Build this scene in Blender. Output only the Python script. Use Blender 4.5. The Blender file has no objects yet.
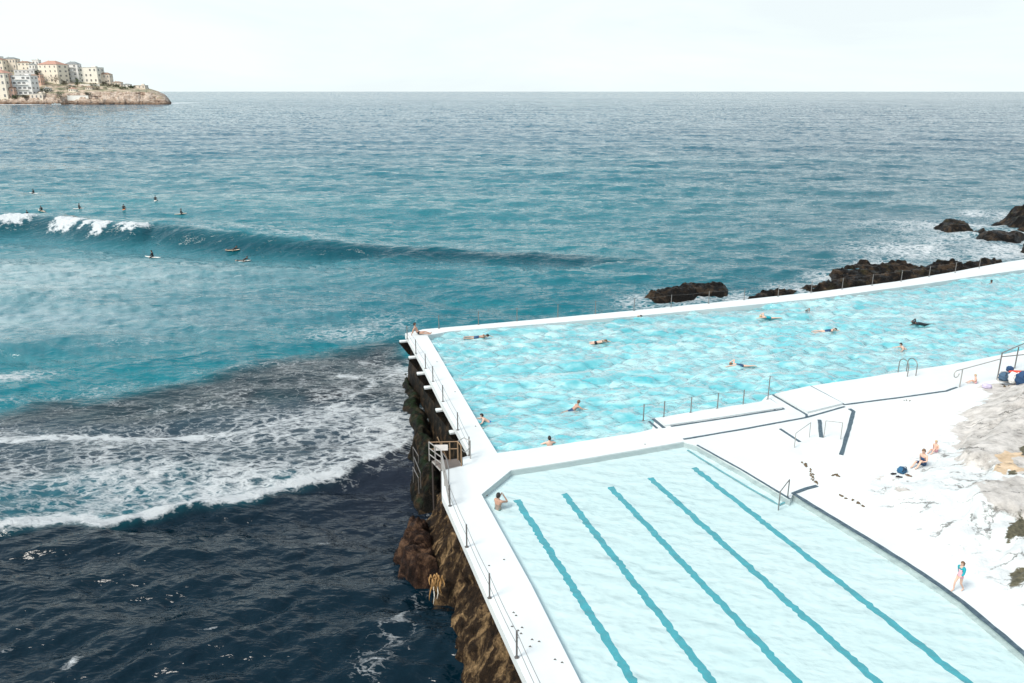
import bpy, bmesh, math, random
import numpy as np
from mathutils import Vector, Matrix
from mathutils.geometry import tessellate_polygon
PI = math.pi
random.seed(7)
scene = bpy.context.scene
C = scene.collection

# ------------------------------------------------------------------ camera
W, H, F = 1024, 683, 800.0
CAMZ = 17.0            # above the pool deck (deck = 0)
SEA = -3.4
SKYA, SKYB, SKYM, SUN_E, EXPO = (.79, .87, .89), (.885, .985, .975), 5.35, 2.1, .80
PITCH = math.atan((341.5 - 91.3) / F)
camd = bpy.data.cameras.new('camera')
cam = bpy.data.objects.new('camera', camd)
C.objects.link(cam)
cam.location = (0, 0, CAMZ)
cam.rotation_euler = (PI / 2 - PITCH, 0, 0)
camd.sensor_width = 36
camd.lens = 36 * F / W
camd.clip_start = 0.5
camd.clip_end = 90000
scene.camera = cam
RM = np.array(Matrix.Rotation(PI / 2 - PITCH, 3, 'X'))


def U(px, py, z=0.0):
    """where the sight line through a picture point meets the level z"""
    d = RM @ np.array([(px - 512) / F, -(py - 341.5) / F, -1.0])
    t = (z - CAMZ) / d[2]
    return (float(d[0] * t), float(d[1] * t), z)


def UY(px, py, Y):
    d = RM @ np.array([(px - 512) / F, -(py - 341.5) / F, -1.0])
    t = Y / d[1]
    return (float(d[0] * t), Y, float(CAMZ + d[2] * t))


def UU(pts, z=0.0):
    return [U(a, b, z) for a, b in pts]


def XY(pts, z=0.0):
    return np.array([U(a, b, z)[:2] for a, b in pts])


# ------------------------------------------------------------------ numpy noise
def _h(ix, iy, s):
    n = (ix.astype(np.int64) * 374761393 + iy.astype(np.int64) * 668265263 + s * 974634777) & 0xffffffff
    n = ((n ^ (n >> 13)) * 1274126177) & 0xffffffff
    return ((n ^ (n >> 16)) & 0xffff) / 65535.0


def vn(x, y, s=0):
    ix, iy = np.floor(x), np.floor(y)
    fx, fy = x - ix, y - iy
    fx = fx * fx * fx * (fx * (fx * 6 - 15) + 10); fy = fy * fy * fy * (fy * (fy * 6 - 15) + 10)
    a, b = _h(ix, iy, s), _h(ix + 1, iy, s)
    c, d = _h(ix, iy + 1, s), _h(ix + 1, iy + 1, s)
    return (a + (b - a) * fx) * (1 - fy) + (c + (d - c) * fx) * fy


def fbm(x, y, s=0, o=5, g=.5):
    t = 0; a = 1; n = 0
    for i in range(o):
        t = t + a * vn(x, y, s + i * 17); n += a
        x, y = x * 1.93 * .8 + y * 1.93 * .6 + 5.2, -x * 1.93 * .6 + y * 1.93 * .8 + 1.7
        a *= g
    return t / n


def ridged(x, y, s=0, o=4):
    t = 0; a = 1; n = 0
    for i in range(o):
        t = t + a * (1 - abs(2 * vn(x, y, s + i * 13) - 1)); n += a
        x, y = x * 1.6 + y * 1.2 + 3.1, -x * 1.2 + y * 1.6 + 9.2
        a *= .55
    return t / n


def sst(a, b, x):
    t = np.clip((x - a) / (b - a), 0, 1)
    return t * t * (3 - 2 * t)


def polydist(x, y, P):
    """distance to an open polyline, signed side (+ = right of its direction), arclength 0..1"""
    best = np.full(x.shape, 1e18); side = np.zeros(x.shape); ss = np.zeros(x.shape)
    L = np.hypot(*(P[1:] - P[:-1]).T); cum = np.concatenate([[0], np.cumsum(L)])
    for i in range(len(P) - 1):
        ax, ay = P[i]; dx, dy = P[i + 1] - P[i]
        t = np.clip(((x - ax) * dx + (y - ay) * dy) / (dx * dx + dy * dy), 0, 1)
        ex, ey = x - ax - t * dx, y - ay - t * dy
        d = ex * ex + ey * ey
        m = d < best
        best = np.where(m, d, best)
        side = np.where(m, np.sign(ex * dy - ey * dx), side)
        ss = np.where(m, (cum[i] + t * L[i]) / cum[-1], ss)
    return np.sqrt(best), side, ss


def inside(x, y, P):
    r = np.zeros(x.shape, bool)
    n = len(P)
    for i in range(n):
        x1, y1 = P[i]; x2, y2 = P[(i + 1) % n]
        if y1 == y2: continue
        c = ((y1 > y) != (y2 > y)) & (x < (x2 - x1) * (y - y1) / (y2 - y1) + x1)
        r ^= c
    return r


def sdf(x, y, P):
    P = np.asarray(P)
    d, _, _ = polydist(x, y, np.vstack([P, P[:1]]))
    return np.where(inside(x, y, P), d, -d)


# ------------------------------------------------------------------ materials
MATS = {}


class N:
    def __init__(s, name):
        s.m = bpy.data.materials.new(name); s.m.use_nodes = True
        s.t = s.m.node_tree; s.t.nodes.clear()
        s.out = s.t.nodes.new('ShaderNodeOutputMaterial')

    def n(s, typ, **kw):
        nd = s.t.nodes.new('ShaderNode' + typ)
        for k, v in kw.items():
            if k.startswith('i_'):
                key = k[2:].replace('_', ' ')
                s.set(nd.inputs[key], v)
            else:
                setattr(nd, k, v)
        return nd

    def set(s, inp, v):
        if isinstance(v, bpy.types.NodeSocket): s.t.links.new(v, inp)
        else: inp.default_value = v

    def link(s, a, b): s.t.links.new(a, b)

    def coord(s, scale=(1, 1, 1), rot=(0, 0, 0), kind='Object'):
        tc = s.n('TexCoord'); mp = s.n('Mapping')
        s.link(tc.outputs[kind], mp.inputs[0])
        mp.inputs['Scale'].default_value = scale; mp.inputs['Rotation'].default_value = rot
        return mp.outputs[0]

    def noise(s, vec, scale, detail=4, rough=.5, dist=0.0):
        nd = s.n('TexNoise'); s.link(vec, nd.inputs['Vector'])
        nd.inputs['Scale'].default_value = scale; nd.inputs['Detail'].default_value = detail
        nd.inputs['Roughness'].default_value = rough; nd.inputs['Distortion'].default_value = dist
        return nd.outputs['Fac']

    def ramp(s, fac, stops):
        r = s.n('ValToRGB'); s.link(fac, r.inputs[0])
        e = r.color_ramp.elements
        while len(e) > 1: e.remove(e[-1])
        for i, (p, c) in enumerate(stops):
            c = (c, c, c) if isinstance(c, (int, float)) else c
            q = e[0] if i == 0 else e.new(p)
            q.position = p; q.color = (*c[:3], 1)
        return r.outputs[0]

    def mix(s, fac, a, b, blend='MIX'):
        m = s.n('MixRGB', blend_type=blend)
        s.set(m.inputs[0], fac)
        s.set(m.inputs[1], a if not isinstance(a, tuple) else (*a[:3], 1))
        s.set(m.inputs[2], b if not isinstance(b, tuple) else (*b[:3], 1))
        return m.outputs[0]

    def math(s, op, a, b=0.0, clamp=False):
        m = s.n('Math', operation=op, use_clamp=clamp)
        s.set(m.inputs[0], a); s.set(m.inputs[1], b)
        return m.outputs[0]

    def bump(s, h, strength, dist=.05, normal=None):
        b = s.n('Bump'); b.inputs['Strength'].default_value = strength; b.inputs['Distance'].default_value = dist
        s.link(h, b.inputs['Height'])
        if normal is not None: s.link(normal, b.inputs['Normal'])
        return b.outputs[0]

    def bsdf(s, col, rough=.6, normal=None, spec=.5, metal=0.0, **kw):
        b = s.n('BsdfPrincipled')
        s.set(b.inputs['Base Color'], (*col[:3], 1) if isinstance(col, tuple) else col)
        s.set(b.inputs['Roughness'], rough); s.set(b.inputs['Specular IOR Level'], spec)
        s.set(b.inputs['Metallic'], metal)
        if normal is not None: s.link(normal, b.inputs['Normal'])
        for k, v in kw.items(): s.set(b.inputs[k.replace('_', ' ')], v)
        return b.outputs[0]

    def done(s, sh):
        s.link(sh, s.out.inputs[0]); return s.m


def simple(name, col, rough=.6, metal=0.0, var=.15, scale=6.0, bump=.15, spec=.4):
    if name in MATS: return MATS[name]
    m = N(name); v = m.coord()
    f = m.noise(v, scale, 5, .6)
    c = m.mix(f, tuple(x * (1 - var) for x in col), tuple(min(1, x * (1 + var)) for x in col))
    nb = m.bump(m.noise(v, scale * 5, 3), bump, .02)
    MATS[name] = m.done(m.bsdf(c, rough, nb, spec, metal))
    return MATS[name]


def mat_white_deck():
    m = N('white_painted_concrete'); v = m.coord()
    f = m.noise(v, .35, 6, .65); g = m.noise(v, 3.0, 6, .7)
    c = m.mix(m.ramp(f, [(.35, 0.0), (.7, 1.0)]), (.64, .68, .675), (.56, .605, .61))
    st = m.ramp(m.noise(v, 1.7, 8, .75), [(.63, 0.0), (.74, 1.0)])
    c = m.mix(m.math('MULTIPLY', st, .35), c, (.50, .53, .52))
    sp = m.ramp(g, [(.70, 0.0), (.76, 1.0)])
    c = m.mix(m.math('MULTIPLY', sp, .5), c, (.38, .38, .35))
    return m.done(m.bsdf(c, .7, m.bump(m.noise(v, 25, 4), .25, .01), .35))


def mat_dark_line():
    m = N('dark_painted_edge'); v = m.coord()
    c = m.mix(m.ramp(m.noise(v, 6, 6, .7), [(.35, 0.0), (.75, 1.0)]), (.018, .045, .065), (.10, .15, .18))
    return m.done(m.bsdf(c, .5))


def mat_pool_floor(c0, c1):
    m = N('painted_pool_floor'); v = m.coord()
    f = m.noise(v, .12, 6, .6)
    c = m.mix(m.ramp(f, [(.35, 0.0), (.7, 1.0)]), c0, c1)
    g = m.ramp(m.noise(v, .9, 6, .7), [(.5, 0.0), (.8, 1.0)])
    c = m.mix(m.math('MULTIPLY', g, .3), c, tuple(x * .8 for x in c0))
    return m.done(m.bsdf(c, .8))


def mat_water(name, tint, ripple, strength, spec_ior=1.33, milk=(.6, .8, .8), milkf=.1, dist=.06, rot=0.0, steep=False):
    """clear pool water: seen through, tinted, with a rippled reflecting skin"""
    m = N(name)
    v = m.coord((1.0, 2.1, 1.0), (0, 0, rot))
    h = m.math('ADD', m.math('MULTIPLY', m.noise(v, ripple, 3, .55, .6), 1.0), m.math('MULTIPLY', m.noise(v, ripple * 3.1, 3, .5, .3), .35))
    nb = m.bump(h, strength, dist)
    tr = m.n('BsdfTransparent'); tr.inputs[0].default_value = (*tint, 1)
    df = m.n('BsdfDiffuse'); df.inputs[0].default_value = (*milk, 1)
    if steep:      # pale and dark patches painted in for ripple reflections and caustics
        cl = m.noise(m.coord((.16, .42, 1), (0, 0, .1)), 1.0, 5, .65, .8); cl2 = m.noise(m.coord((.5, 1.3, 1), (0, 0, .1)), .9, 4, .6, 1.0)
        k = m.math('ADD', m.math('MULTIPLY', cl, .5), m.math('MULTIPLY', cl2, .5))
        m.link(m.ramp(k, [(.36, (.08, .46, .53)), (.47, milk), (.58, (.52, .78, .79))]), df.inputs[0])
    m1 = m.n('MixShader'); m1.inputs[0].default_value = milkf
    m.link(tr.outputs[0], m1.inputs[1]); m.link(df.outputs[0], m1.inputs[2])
    gl = m.n('BsdfGlossy'); gl.inputs['Roughness'].default_value = .06; m.link(nb, gl.inputs['Normal'])
    fr = m.n('Fresnel'); fr.inputs[0].default_value = spec_ior; m.link(nb, fr.inputs['Normal'])
    fac = fr.outputs[0]
    if steep:      # choppy small facets: reflection climbs faster with the angle than on a flat sheet
        lw = m.n('LayerWeight'); lw.inputs['Blend'].default_value = .5; m.link(nb, lw.inputs['Normal'])
        fac = m.ramp(lw.outputs['Facing'], [(.34, .05), (.57, .28), (.69, .70), (.82, .95)])
    mx = m.n('MixShader'); m.link(fac, mx.inputs[0]); m.link(m1.outputs[0], mx.inputs[1]); m.link(gl.outputs[0], mx.inputs[2])
    return m.done(mx.outputs[0])


def mat_sea():
    m = N('sea_water')
    v = m.coord()
    at = m.n('Attribute', attribute_name='tint'); fo = m.n('Attribute', attribute_name='foam')
    vr = m.coord((.75, 1.5, 1), (0, 0, .18)); vr2 = m.coord((1.0, 2.3, 1), (0, 0, -.3))
    h = m.math('ADD', m.noise(vr, .9, 3, .5, .5), m.math('MULTIPLY', m.noise(vr2, 3.0, 2, .5, .4), .20))
    h = m.math('ADD', h, m.math('MULTIPLY', m.noise(m.coord((.7, 1.6, 1), (0, 0, .1)), .13, 4, .6, .6), 4.5))
    n1 = m.bump(h, .8, .24)
    tn = m.n('TexNoise'); m.link(m.coord((.5, 1, 1)), tn.inputs['Vector']); tn.inputs['Scale'].default_value = .8; tn.inputs['Detail'].default_value = 3
    geo = m.n('NewGeometry'); le = m.n('VectorMath', operation='LENGTH'); m.link(geo.outputs['Position'], le.inputs[0])
    mr = m.n('MapRange'); m.link(le.outputs['Value'], mr.inputs['Value']); mr.inputs['From Min'].default_value = 90; mr.inputs['From Max'].default_value = 1000; mr.inputs['To Min'].default_value = .12; mr.inputs['To Max'].default_value = 1.7
    sb = m.n('VectorMath', operation='SUBTRACT'); m.link(tn.outputs['Color'], sb.inputs[0]); sb.inputs[1].default_value = (.5, .5, .5)
    sc_ = m.n('VectorMath', operation='MULTIPLY'); m.link(sb.outputs[0], sc_.inputs[0]); sc_.inputs[1].default_value = (1.0, 1.7, 0)
    sk = m.n('VectorMath', operation='SCALE'); m.link(sc_.outputs[0], sk.inputs[0]); m.link(mr.outputs[0], sk.inputs['Scale'])
    ad = m.n('VectorMath', operation='ADD'); m.link(n1, ad.inputs[0]); m.link(sk.outputs[0], ad.inputs[1])
    nz = m.n('VectorMath', operation='NORMALIZE'); m.link(ad.outputs[0], nz.inputs[0]); n1 = nz.outputs[0]
    # large streaks: long random bands of darker water colour
    vs = m.coord((.004, .02, 1), (0, 0, .05))
    st = m.noise(vs, 1.0, 6, .6, .4)
    col = m.mix(m.ramp(st, [(.35, 0.0), (.65, 1.0)]), at.outputs['Color'], m.mix(1.0, at.outputs['Color'], (.72, .78, .85), 'MULTIPLY'))
    # lacy foam
    v = m.coord((.62, 1.25, 1), (0, 0, .22)); w = m.noise(v, .9, 4, .6)
    vv = m.n('VectorMath', operation='ADD'); m.link(v, vv.inputs[0])
    cw = m.n('CombineXYZ'); m.link(m.math('MULTIPLY', w, 1.6), cw.inputs[0]); m.link(m.math('MULTIPLY', m.noise(v, 1.3, 3, .6), 1.6), cw.inputs[1])
    m.link(cw.outputs[0], vv.inputs[1])
    vo = m.n('TexVoronoi', feature='DISTANCE_TO_EDGE'); m.link(vv.outputs[0], vo.inputs['Vector']); vo.inputs['Scale'].default_value = 1.5
    vo2 = m.n('TexVoronoi', feature='DISTANCE_TO_EDGE'); m.link(vv.outputs[0], vo2.inputs['Vector']); vo2.inputs['Scale'].default_value = 4.2
    e1 = m.math('SUBTRACT', 1.0, m.math('MULTIPLY', vo.outputs[0], 2.6), True)
    e2 = m.math('SUBTRACT', 1.0, m.math('MULTIPLY', vo2.outputs[0], 2.2), True)
    lace = m.math('ADD', m.math('MULTIPLY', e1, .42), m.math('MULTIPLY', e2, .26))
    lace = m.math('ADD', lace, m.math('MULTIPLY', m.noise(v, 2.4, 6, .75), .42))
    x = m.math('ADD', m.math('SUBTRACT', lace, 1.02), fo.outputs['Fac'])
    foam = m.math('MULTIPLY', x, 2.5, True)
    sea = m.bsdf(col, .06, n1, .34, IOR=1.33)
    fb = m.bump(m.noise(v, 2.2, 6, .8), 1.0, .35, n1)
    fm = m.bsdf((.64, .685, .70), .9, fb, .2)
    mx = m.n('MixShader'); m.link(foam, mx.inputs[0]); m.link(sea, mx.inputs[1]); m.link(fm, mx.inputs[2])
    return m.done(mx.outputs[0])


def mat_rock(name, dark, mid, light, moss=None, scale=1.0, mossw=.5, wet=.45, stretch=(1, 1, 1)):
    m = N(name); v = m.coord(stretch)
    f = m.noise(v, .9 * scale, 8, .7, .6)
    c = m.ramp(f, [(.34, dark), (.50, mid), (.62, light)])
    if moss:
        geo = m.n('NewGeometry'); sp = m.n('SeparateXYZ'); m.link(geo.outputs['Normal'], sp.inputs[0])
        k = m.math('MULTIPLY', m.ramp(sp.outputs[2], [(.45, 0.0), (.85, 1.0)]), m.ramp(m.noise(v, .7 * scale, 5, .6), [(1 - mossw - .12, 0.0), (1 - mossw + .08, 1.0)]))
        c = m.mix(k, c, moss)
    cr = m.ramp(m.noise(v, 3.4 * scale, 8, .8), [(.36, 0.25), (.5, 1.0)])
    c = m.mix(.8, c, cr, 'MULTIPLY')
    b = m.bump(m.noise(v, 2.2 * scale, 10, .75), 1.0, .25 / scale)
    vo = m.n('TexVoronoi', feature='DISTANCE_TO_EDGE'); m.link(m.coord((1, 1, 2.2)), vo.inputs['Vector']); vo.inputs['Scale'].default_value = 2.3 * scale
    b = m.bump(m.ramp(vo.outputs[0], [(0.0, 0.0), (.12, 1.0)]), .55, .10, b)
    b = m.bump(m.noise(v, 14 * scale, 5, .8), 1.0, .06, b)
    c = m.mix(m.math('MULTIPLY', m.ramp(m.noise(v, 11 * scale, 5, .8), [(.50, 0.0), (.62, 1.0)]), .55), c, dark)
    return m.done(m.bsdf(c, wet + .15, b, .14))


M_DECK = mat_white_deck()
M_LINE = mat_dark_line()
M_STEEL = simple('weathered_steel_rail', (.22, .21, .20), .45, .6)
M_PALE = simple('pale_galvanised_rail', (.34, .33, .31), .5, .3)
M_SEA = mat_sea()


# ------------------------------------------------------------------ mesh helpers
def tag(o, label=None, cat=None, group=None, kind=None):
    if label: o['label'] = label
    if cat: o['category'] = cat
    if group: o['group'] = group
    if kind: o['kind'] = kind
    return o


def link_mesh(name, me, mat=None, parent=None, smooth=False):
    if mat is not None:
        for q in (mat if isinstance(mat, (list, tuple)) else [mat]): me.materials.append(q)
    o = bpy.data.objects.new(name, me); C.objects.link(o)
    if parent is not None: o.parent = parent
    if smooth: me.polygons.foreach_set('use_smooth', [True] * len(me.polygons))
    me.update()
    return o


def from_np(name, V, Fc, mat, parent=None, smooth=True):
    me = bpy.data.meshes.new(name)
    V = np.asarray(V, np.float32); Fc = np.asarray(Fc, np.int32)
    me.vertices.add(len(V)); me.vertices.foreach_set('co', V.ravel())
    k = Fc.shape[1]
    me.loops.add(Fc.size); me.loops.foreach_set('vertex_index', Fc.ravel())
    me.polygons.add(len(Fc)); me.polygons.foreach_set('loop_start', np.arange(0, Fc.size, k, dtype=np.int32))
    me.polygons.foreach_set('loop_total', np.full(len(Fc), k, np.int32))
    me.update(calc_edges=True); me.validate()
    return link_mesh(name, me, mat, parent, smooth)


def grid_faces(nr, nc):
    i = np.arange(nr * nc).reshape(nr, nc)
    return np.stack([i[:-1, :-1], i[:-1, 1:], i[1:, 1:], i[1:, :-1]], -1).reshape(-1, 4)


def bmobj(name, bm, mat, parent=None, smooth=False):
    me = bpy.data.meshes.new(name); bm.normal_update(); bm.to_mesh(me); bm.free()
    return link_mesh(name, me, mat, parent, smooth)


def empty(name, loc=(0, 0, 0), rz=0.0):
    o = bpy.data.objects.new(name, None); C.objects.link(o)
    o.location = loc; o.rotation_euler = (0, 0, rz); o.empty_display_size = .3
    return o


def box(bm, c, s, rz=0.0, bevel=0.0):
    r = bmesh.ops.create_cube(bm, size=1.0)['verts']
    mt = Matrix.Translation(c) @ Matrix.Rotation(rz, 4, 'Z') @ Matrix.Diagonal((*s, 1))
    bmesh.ops.transform(bm, matrix=mt, verts=r)
    if bevel:
        ed = list({e for q in r for e in q.link_edges})
        bmesh.ops.bevel(bm, geom=ed, offset=bevel, segments=2, profile=.5, affect='EDGES')


def tube(bm, pts, r, seg=8, closed=False, caps=True):
    pts = [Vector(p) for p in pts]; rr = r if isinstance(r, (list, tuple)) else [r] * len(pts)
    rings = []; up0 = None
    for i, p in enumerate(pts):
        a = pts[max(i - 1, 0)]; b = pts[min(i + 1, len(pts) - 1)]
        t = (b - a).normalized() if (b - a).length > 1e-9 else Vector((0, 0, 1))
        if up0 is None:
            up0 = t.cross(Vector((0, 0, 1)))
            if up0.length < .2: up0 = t.cross(Vector((0, 1, 0)))
        u = (up0 - t * up0.dot(t)).normalized(); up0 = u; w = t.cross(u)
        rings.append([bm.verts.new(p + (u * math.cos(k * 2 * PI / seg) + w * math.sin(k * 2 * PI / seg)) * rr[i]) for k in range(seg)])
    for A, B in zip(rings, rings[1:]):
        for k in range(seg):
            bm.faces.new((A[k], A[(k + 1) % seg], B[(k + 1) % seg], B[k]))
    if caps:
        bm.faces.new(rings[0][::-1]); bm.faces.new(rings[-1])


def tri_poly(loops):
    """faces of a flat polygon with holes; loops are lists of (x,y)"""
    vs = [[Vector((p[0], p[1], 0)) for p in L] for L in loops]
    return tessellate_polygon(vs)


def slab(name, outer, holes, ztop, zout, zhole, mat, parent=None):
    """level slab with holes: edges dropped to zout outside and zhole round the holes"""
    bm = bmesh.new(); loops = [outer] + holes
    flat = [p for L in loops for p in L]
    top = [bm.verts.new((p[0], p[1], ztop)) for p in flat]
    for t in tri_poly(loops):
        try: f = bm.faces.new([top[i] for i in t])
        except ValueError: pass
    k = 0
    for j, L in enumerate(loops):
        zb = zout if j == 0 else zhole
        bot = [bm.verts.new((p[0], p[1], zb)) for p in L]; n = len(L)
        for i in range(n):
            bm.faces.new((top[k + i], top[k + (i + 1) % n], bot[(i + 1) % n], bot[i]))
        k += n
    bmesh.ops.recalc_face_normals(bm, faces=bm.faces)
    for f in bm.faces:
        if abs(f.normal.z) > .9 and f.normal.z < 0: f.normal_flip()
    return bmobj(name, bm, mat, parent)


def flat_poly(name, pts, z, mat, parent=None):
    bm = bmesh.new(); vs = [bm.verts.new((p[0], p[1], z)) for p in pts]
    for t in tri_poly([pts]): bm.faces.new([vs[i] for i in t])
    bmesh.ops.recalc_face_normals(bm, faces=bm.faces)
    for f in bm.faces:
        if f.normal.z < 0: f.normal_flip()
    return bmobj(name, bm, mat, parent)


def strip(name, pts, w, z0, h, mat, parent=None, wob=0.0):
    """a raised strip of width w and height h along a plan polyline"""
    P = []
    for a, b in zip(pts, pts[1:]):
        n = max(1, int(math.hypot(b[0] - a[0], b[1] - a[1]) / .4)) if wob else 1
        for i in range(n): P.append((a[0] + (b[0] - a[0]) * i / n, a[1] + (b[1] - a[1]) * i / n))
    P.append(pts[-1]); bm = bmesh.new(); rows = []
    for i, p in enumerate(P):
        a = Vector(P[max(i - 1, 0)][:2]); b = Vector(P[min(i + 1, len(P) - 1)][:2])
        t = (b - a).normalized(); nn = Vector((-t.y, t.x))
        l = w / 2 * (1 + random.uniform(-wob, wob)); r = w / 2 * (1 + random.uniform(-wob, wob))
        q = Vector(p[:2])
        rows.append([bm.verts.new((*(q + nn * l), z0)), bm.verts.new((*(q + nn * l), z0 + h)),
                     bm.verts.new((*(q - nn * r), z0 + h)), bm.verts.new((*(q - nn * r), z0))])
    for A, B in zip(rows, rows[1:]):
        for k in range(3): bm.faces.new((A[k], A[k + 1], B[k + 1], B[k]))
    bm.faces.new(rows[0]); bm.faces.new(rows[-1][::-1])
    bmesh.ops.recalc_face_normals(bm, faces=bm.faces)
    return bmobj(name, bm, mat, parent)


# ------------------------------------------------------------------ plan of the pools (traced, then kept as ground plan)
NEARY = 7.0


def extend(a, b, y):
    t = (y - b[1]) / (b[1] - a[1]); return (b[0] + (b[0] - a[0]) * t, y, 0)


lapL = UU([(581, 683), (531, 584), (481.5, 494.3)])
lap = [extend(lapL[1], lapL[0], NEARY)] + lapL + UU([(511, 470), (560, 462.5), (620, 452.5), (684, 441.5), (697, 445.5),
      (740, 469.5), (790, 499.5), (793, 494), (820, 510.5), (852, 530), (884, 549.6), (912, 567.5), (940.6, 587), (962, 602), (981, 618), (1003, 636), (1024, 654), (1060, 688)])
lap.append(extend(lap[-2], lap[-1], NEARY))
far_in = UU([(427.5, 335.5), (440, 356.5), (460, 391), (480, 425), (497.3, 453), (560, 444.5), (640, 432), (652, 429), (655, 418), (700, 410.5), (761, 401.5), (766, 396.5), (772.7, 394.5), (810.3, 385.8),
             (850, 380), (900, 372), (950, 364.5), (1000, 355), (1060, 342), (1130, 325), (1100, 262), (1060, 265), (1024, 269.5), (980, 275.5), (931, 283), (875, 290.5), (820, 298), (730, 307), (640, 315.6), (540, 324), (450, 331.2)])
top_out = UU([(405, 333.5), (423, 329.3), (530, 320), (640, 309.8), (730, 301), (820, 291.5), (896, 281.5), (950, 272.5), (1001, 262.8), (1024, 259.3), (1120, 246), (1240, 230)])
left_out = UU([(407.5, 337.5), (414.5, 350), (425, 369.5), (439.5, 398.5), (456, 428.5), (470.5, 455), (462.5, 457.5), (463, 465), (441.5, 470.5), (441.8, 494.5), (447.5, 507), (465, 546.5), (488, 598.5), (515, 657.5), (527, 683)])
outer = left_out + [extend(left_out[-2], left_out[-1], NEARY - 1.5)] + [(60, NEARY - 1.5, 0), (95, 60, 0)] + top_out[::-1]
deck = slab('pool_deck', outer, [lap, far_in], 0.0, -.36, -2.6, M_DECK)
tag(deck, kind='structure')
M_LAPF = mat_pool_floor((.76, .90, .91), (.84, .93, .94))
M_FARF = mat_pool_floor((.50, .80, .83), (.72, .88, .89))
lf = flat_poly('lap_pool_floor', lap, -.32, M_LAPF); tag(lf, kind='structure')
ff = flat_poly('deep_pool_floor', far_in, -2.0, M_FARF); tag(ff, kind='structure')

# white shallow shelf at the corner of the lap pool is deck; a second pale line lies under water beside it
M_LANE = simple('teal_lane_paint', (.0, .36, .44), .7, 0, .3, 3, .05)
LZ = -.32
lanes = [((517, 500), (634, 683)), ((564, 494), (713, 683)), ((610, 487), (797, 683)), ((650, 478), (878, 683)), ((694, 468), (968, 683))]
ln_names = ['first', 'second', 'third', 'fourth', 'fifth']
for i, (a, b) in enumerate(lanes):
    A, B = U(*a, LZ), U(*b, LZ)
    B = extend(A, B, NEARY + 1.5)
    n = 170; pts = []
    for k in range(n + 1):
        t = k / n; wv = .012 * math.sin(k * .5 + i) + random.uniform(-.03, .03)
        pts.append((A[0] + (B[0] - A[0]) * t + wv, A[1] + (B[1] - A[1]) * t))
    o = strip('lane_line', pts, .29, LZ + .004, .01, M_LANE, lf, wob=.20)
M_STEPL = simple('pale_teal_step_line', (.12, .40, .46), .7)
strip('step_line', UU([(687.5, 450.5), (712, 466), (745, 486), (779, 505.5), (789, 500.5)], -.3), .10, -.28, .02, M_STEPL, lf, wob=.2)


def water_sheet(name, poly, z, step, amp, mat, seed=0, grow=.35):
    P = np.array([p[:2] for p in poly])
    x0, y0 = P.min(0) - grow; x1, y1 = P.max(0) + grow
    x1 = min(x1, 60)
    xs = np.arange(x0, x1, step); ys = np.arange(y0, y1, step)
    X, Y = np.meshgrid(xs, ys)
    d = sdf(X, Y, P)
    Z = z + amp(X, Y)
    keep = d > -grow
    f = grid_faces(*X.shape)
    k = keep.ravel()[f].all(1)
    f = f[k]; used = np.unique(f); mp = np.zeros(X.size, int); mp[used] = np.arange(len(used))
    V = np.stack([X, Y, Z], -1).reshape(-1, 3)[used]
    o = from_np(name, V, mp[f], mat)
    return tag(o, kind='structure')


def chop(X, Y, comps, seed=1):
    r = np.random.RandomState(seed); h = np.zeros(X.shape)
    wx = X + .5 * fbm(X * .35, Y * .35, seed, 3); wy = Y + .5 * fbm(X * .35 + 9, Y * .35, seed + 3, 3)
    for lam, a, th, sp, n in comps:
        for _ in range(n):
            t = th + r.normal() * sp; l = lam * math.exp(r.normal() * .25); k = 2 * PI / l
            ph = (wx * math.cos(t) + wy * math.sin(t)) * k + r.uniform(0, 6.28)
            s = np.sin(ph); h += a / math.sqrt(n) * (l / lam) * (s + .25 * np.cos(2 * ph))
    return h


FW = lambda X, Y: (chop(X, Y, [(2.4, .11, 1.75, .32, 6), (1.2, .12, 1.6, .42, 8), (.62, .05, 1.6, .55, 7)], 5) *
                   (.35 + 1.1 * fbm(X * .12, Y * .12, 40, 3))).clip(-.25, .19)
LW = lambda X, Y: (chop(X, Y, [(1.3, .007, 1.2, .5, 5), (.55, .006, 1.3, .6, 6)], 9) * (.3 + 1.1 * fbm(X * .2, Y * .2, 41, 3)))
FZ, LAPZ = -.22, -.06
M_LAPW = mat_water('clear_lap_pool_water', (.93, .99, .99), 1.5, .8, milkf=.08, milk=(.66, .92, .94), dist=.045, rot=.5)
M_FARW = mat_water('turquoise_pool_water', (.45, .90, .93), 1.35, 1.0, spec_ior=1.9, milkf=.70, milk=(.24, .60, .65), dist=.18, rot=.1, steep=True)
water_sheet('lap_pool_water', lap, LAPZ, .12, LW, M_LAPW)
water_sheet('deep_pool_water', far_in, FZ, .13, FW, M_FARW)

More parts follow.
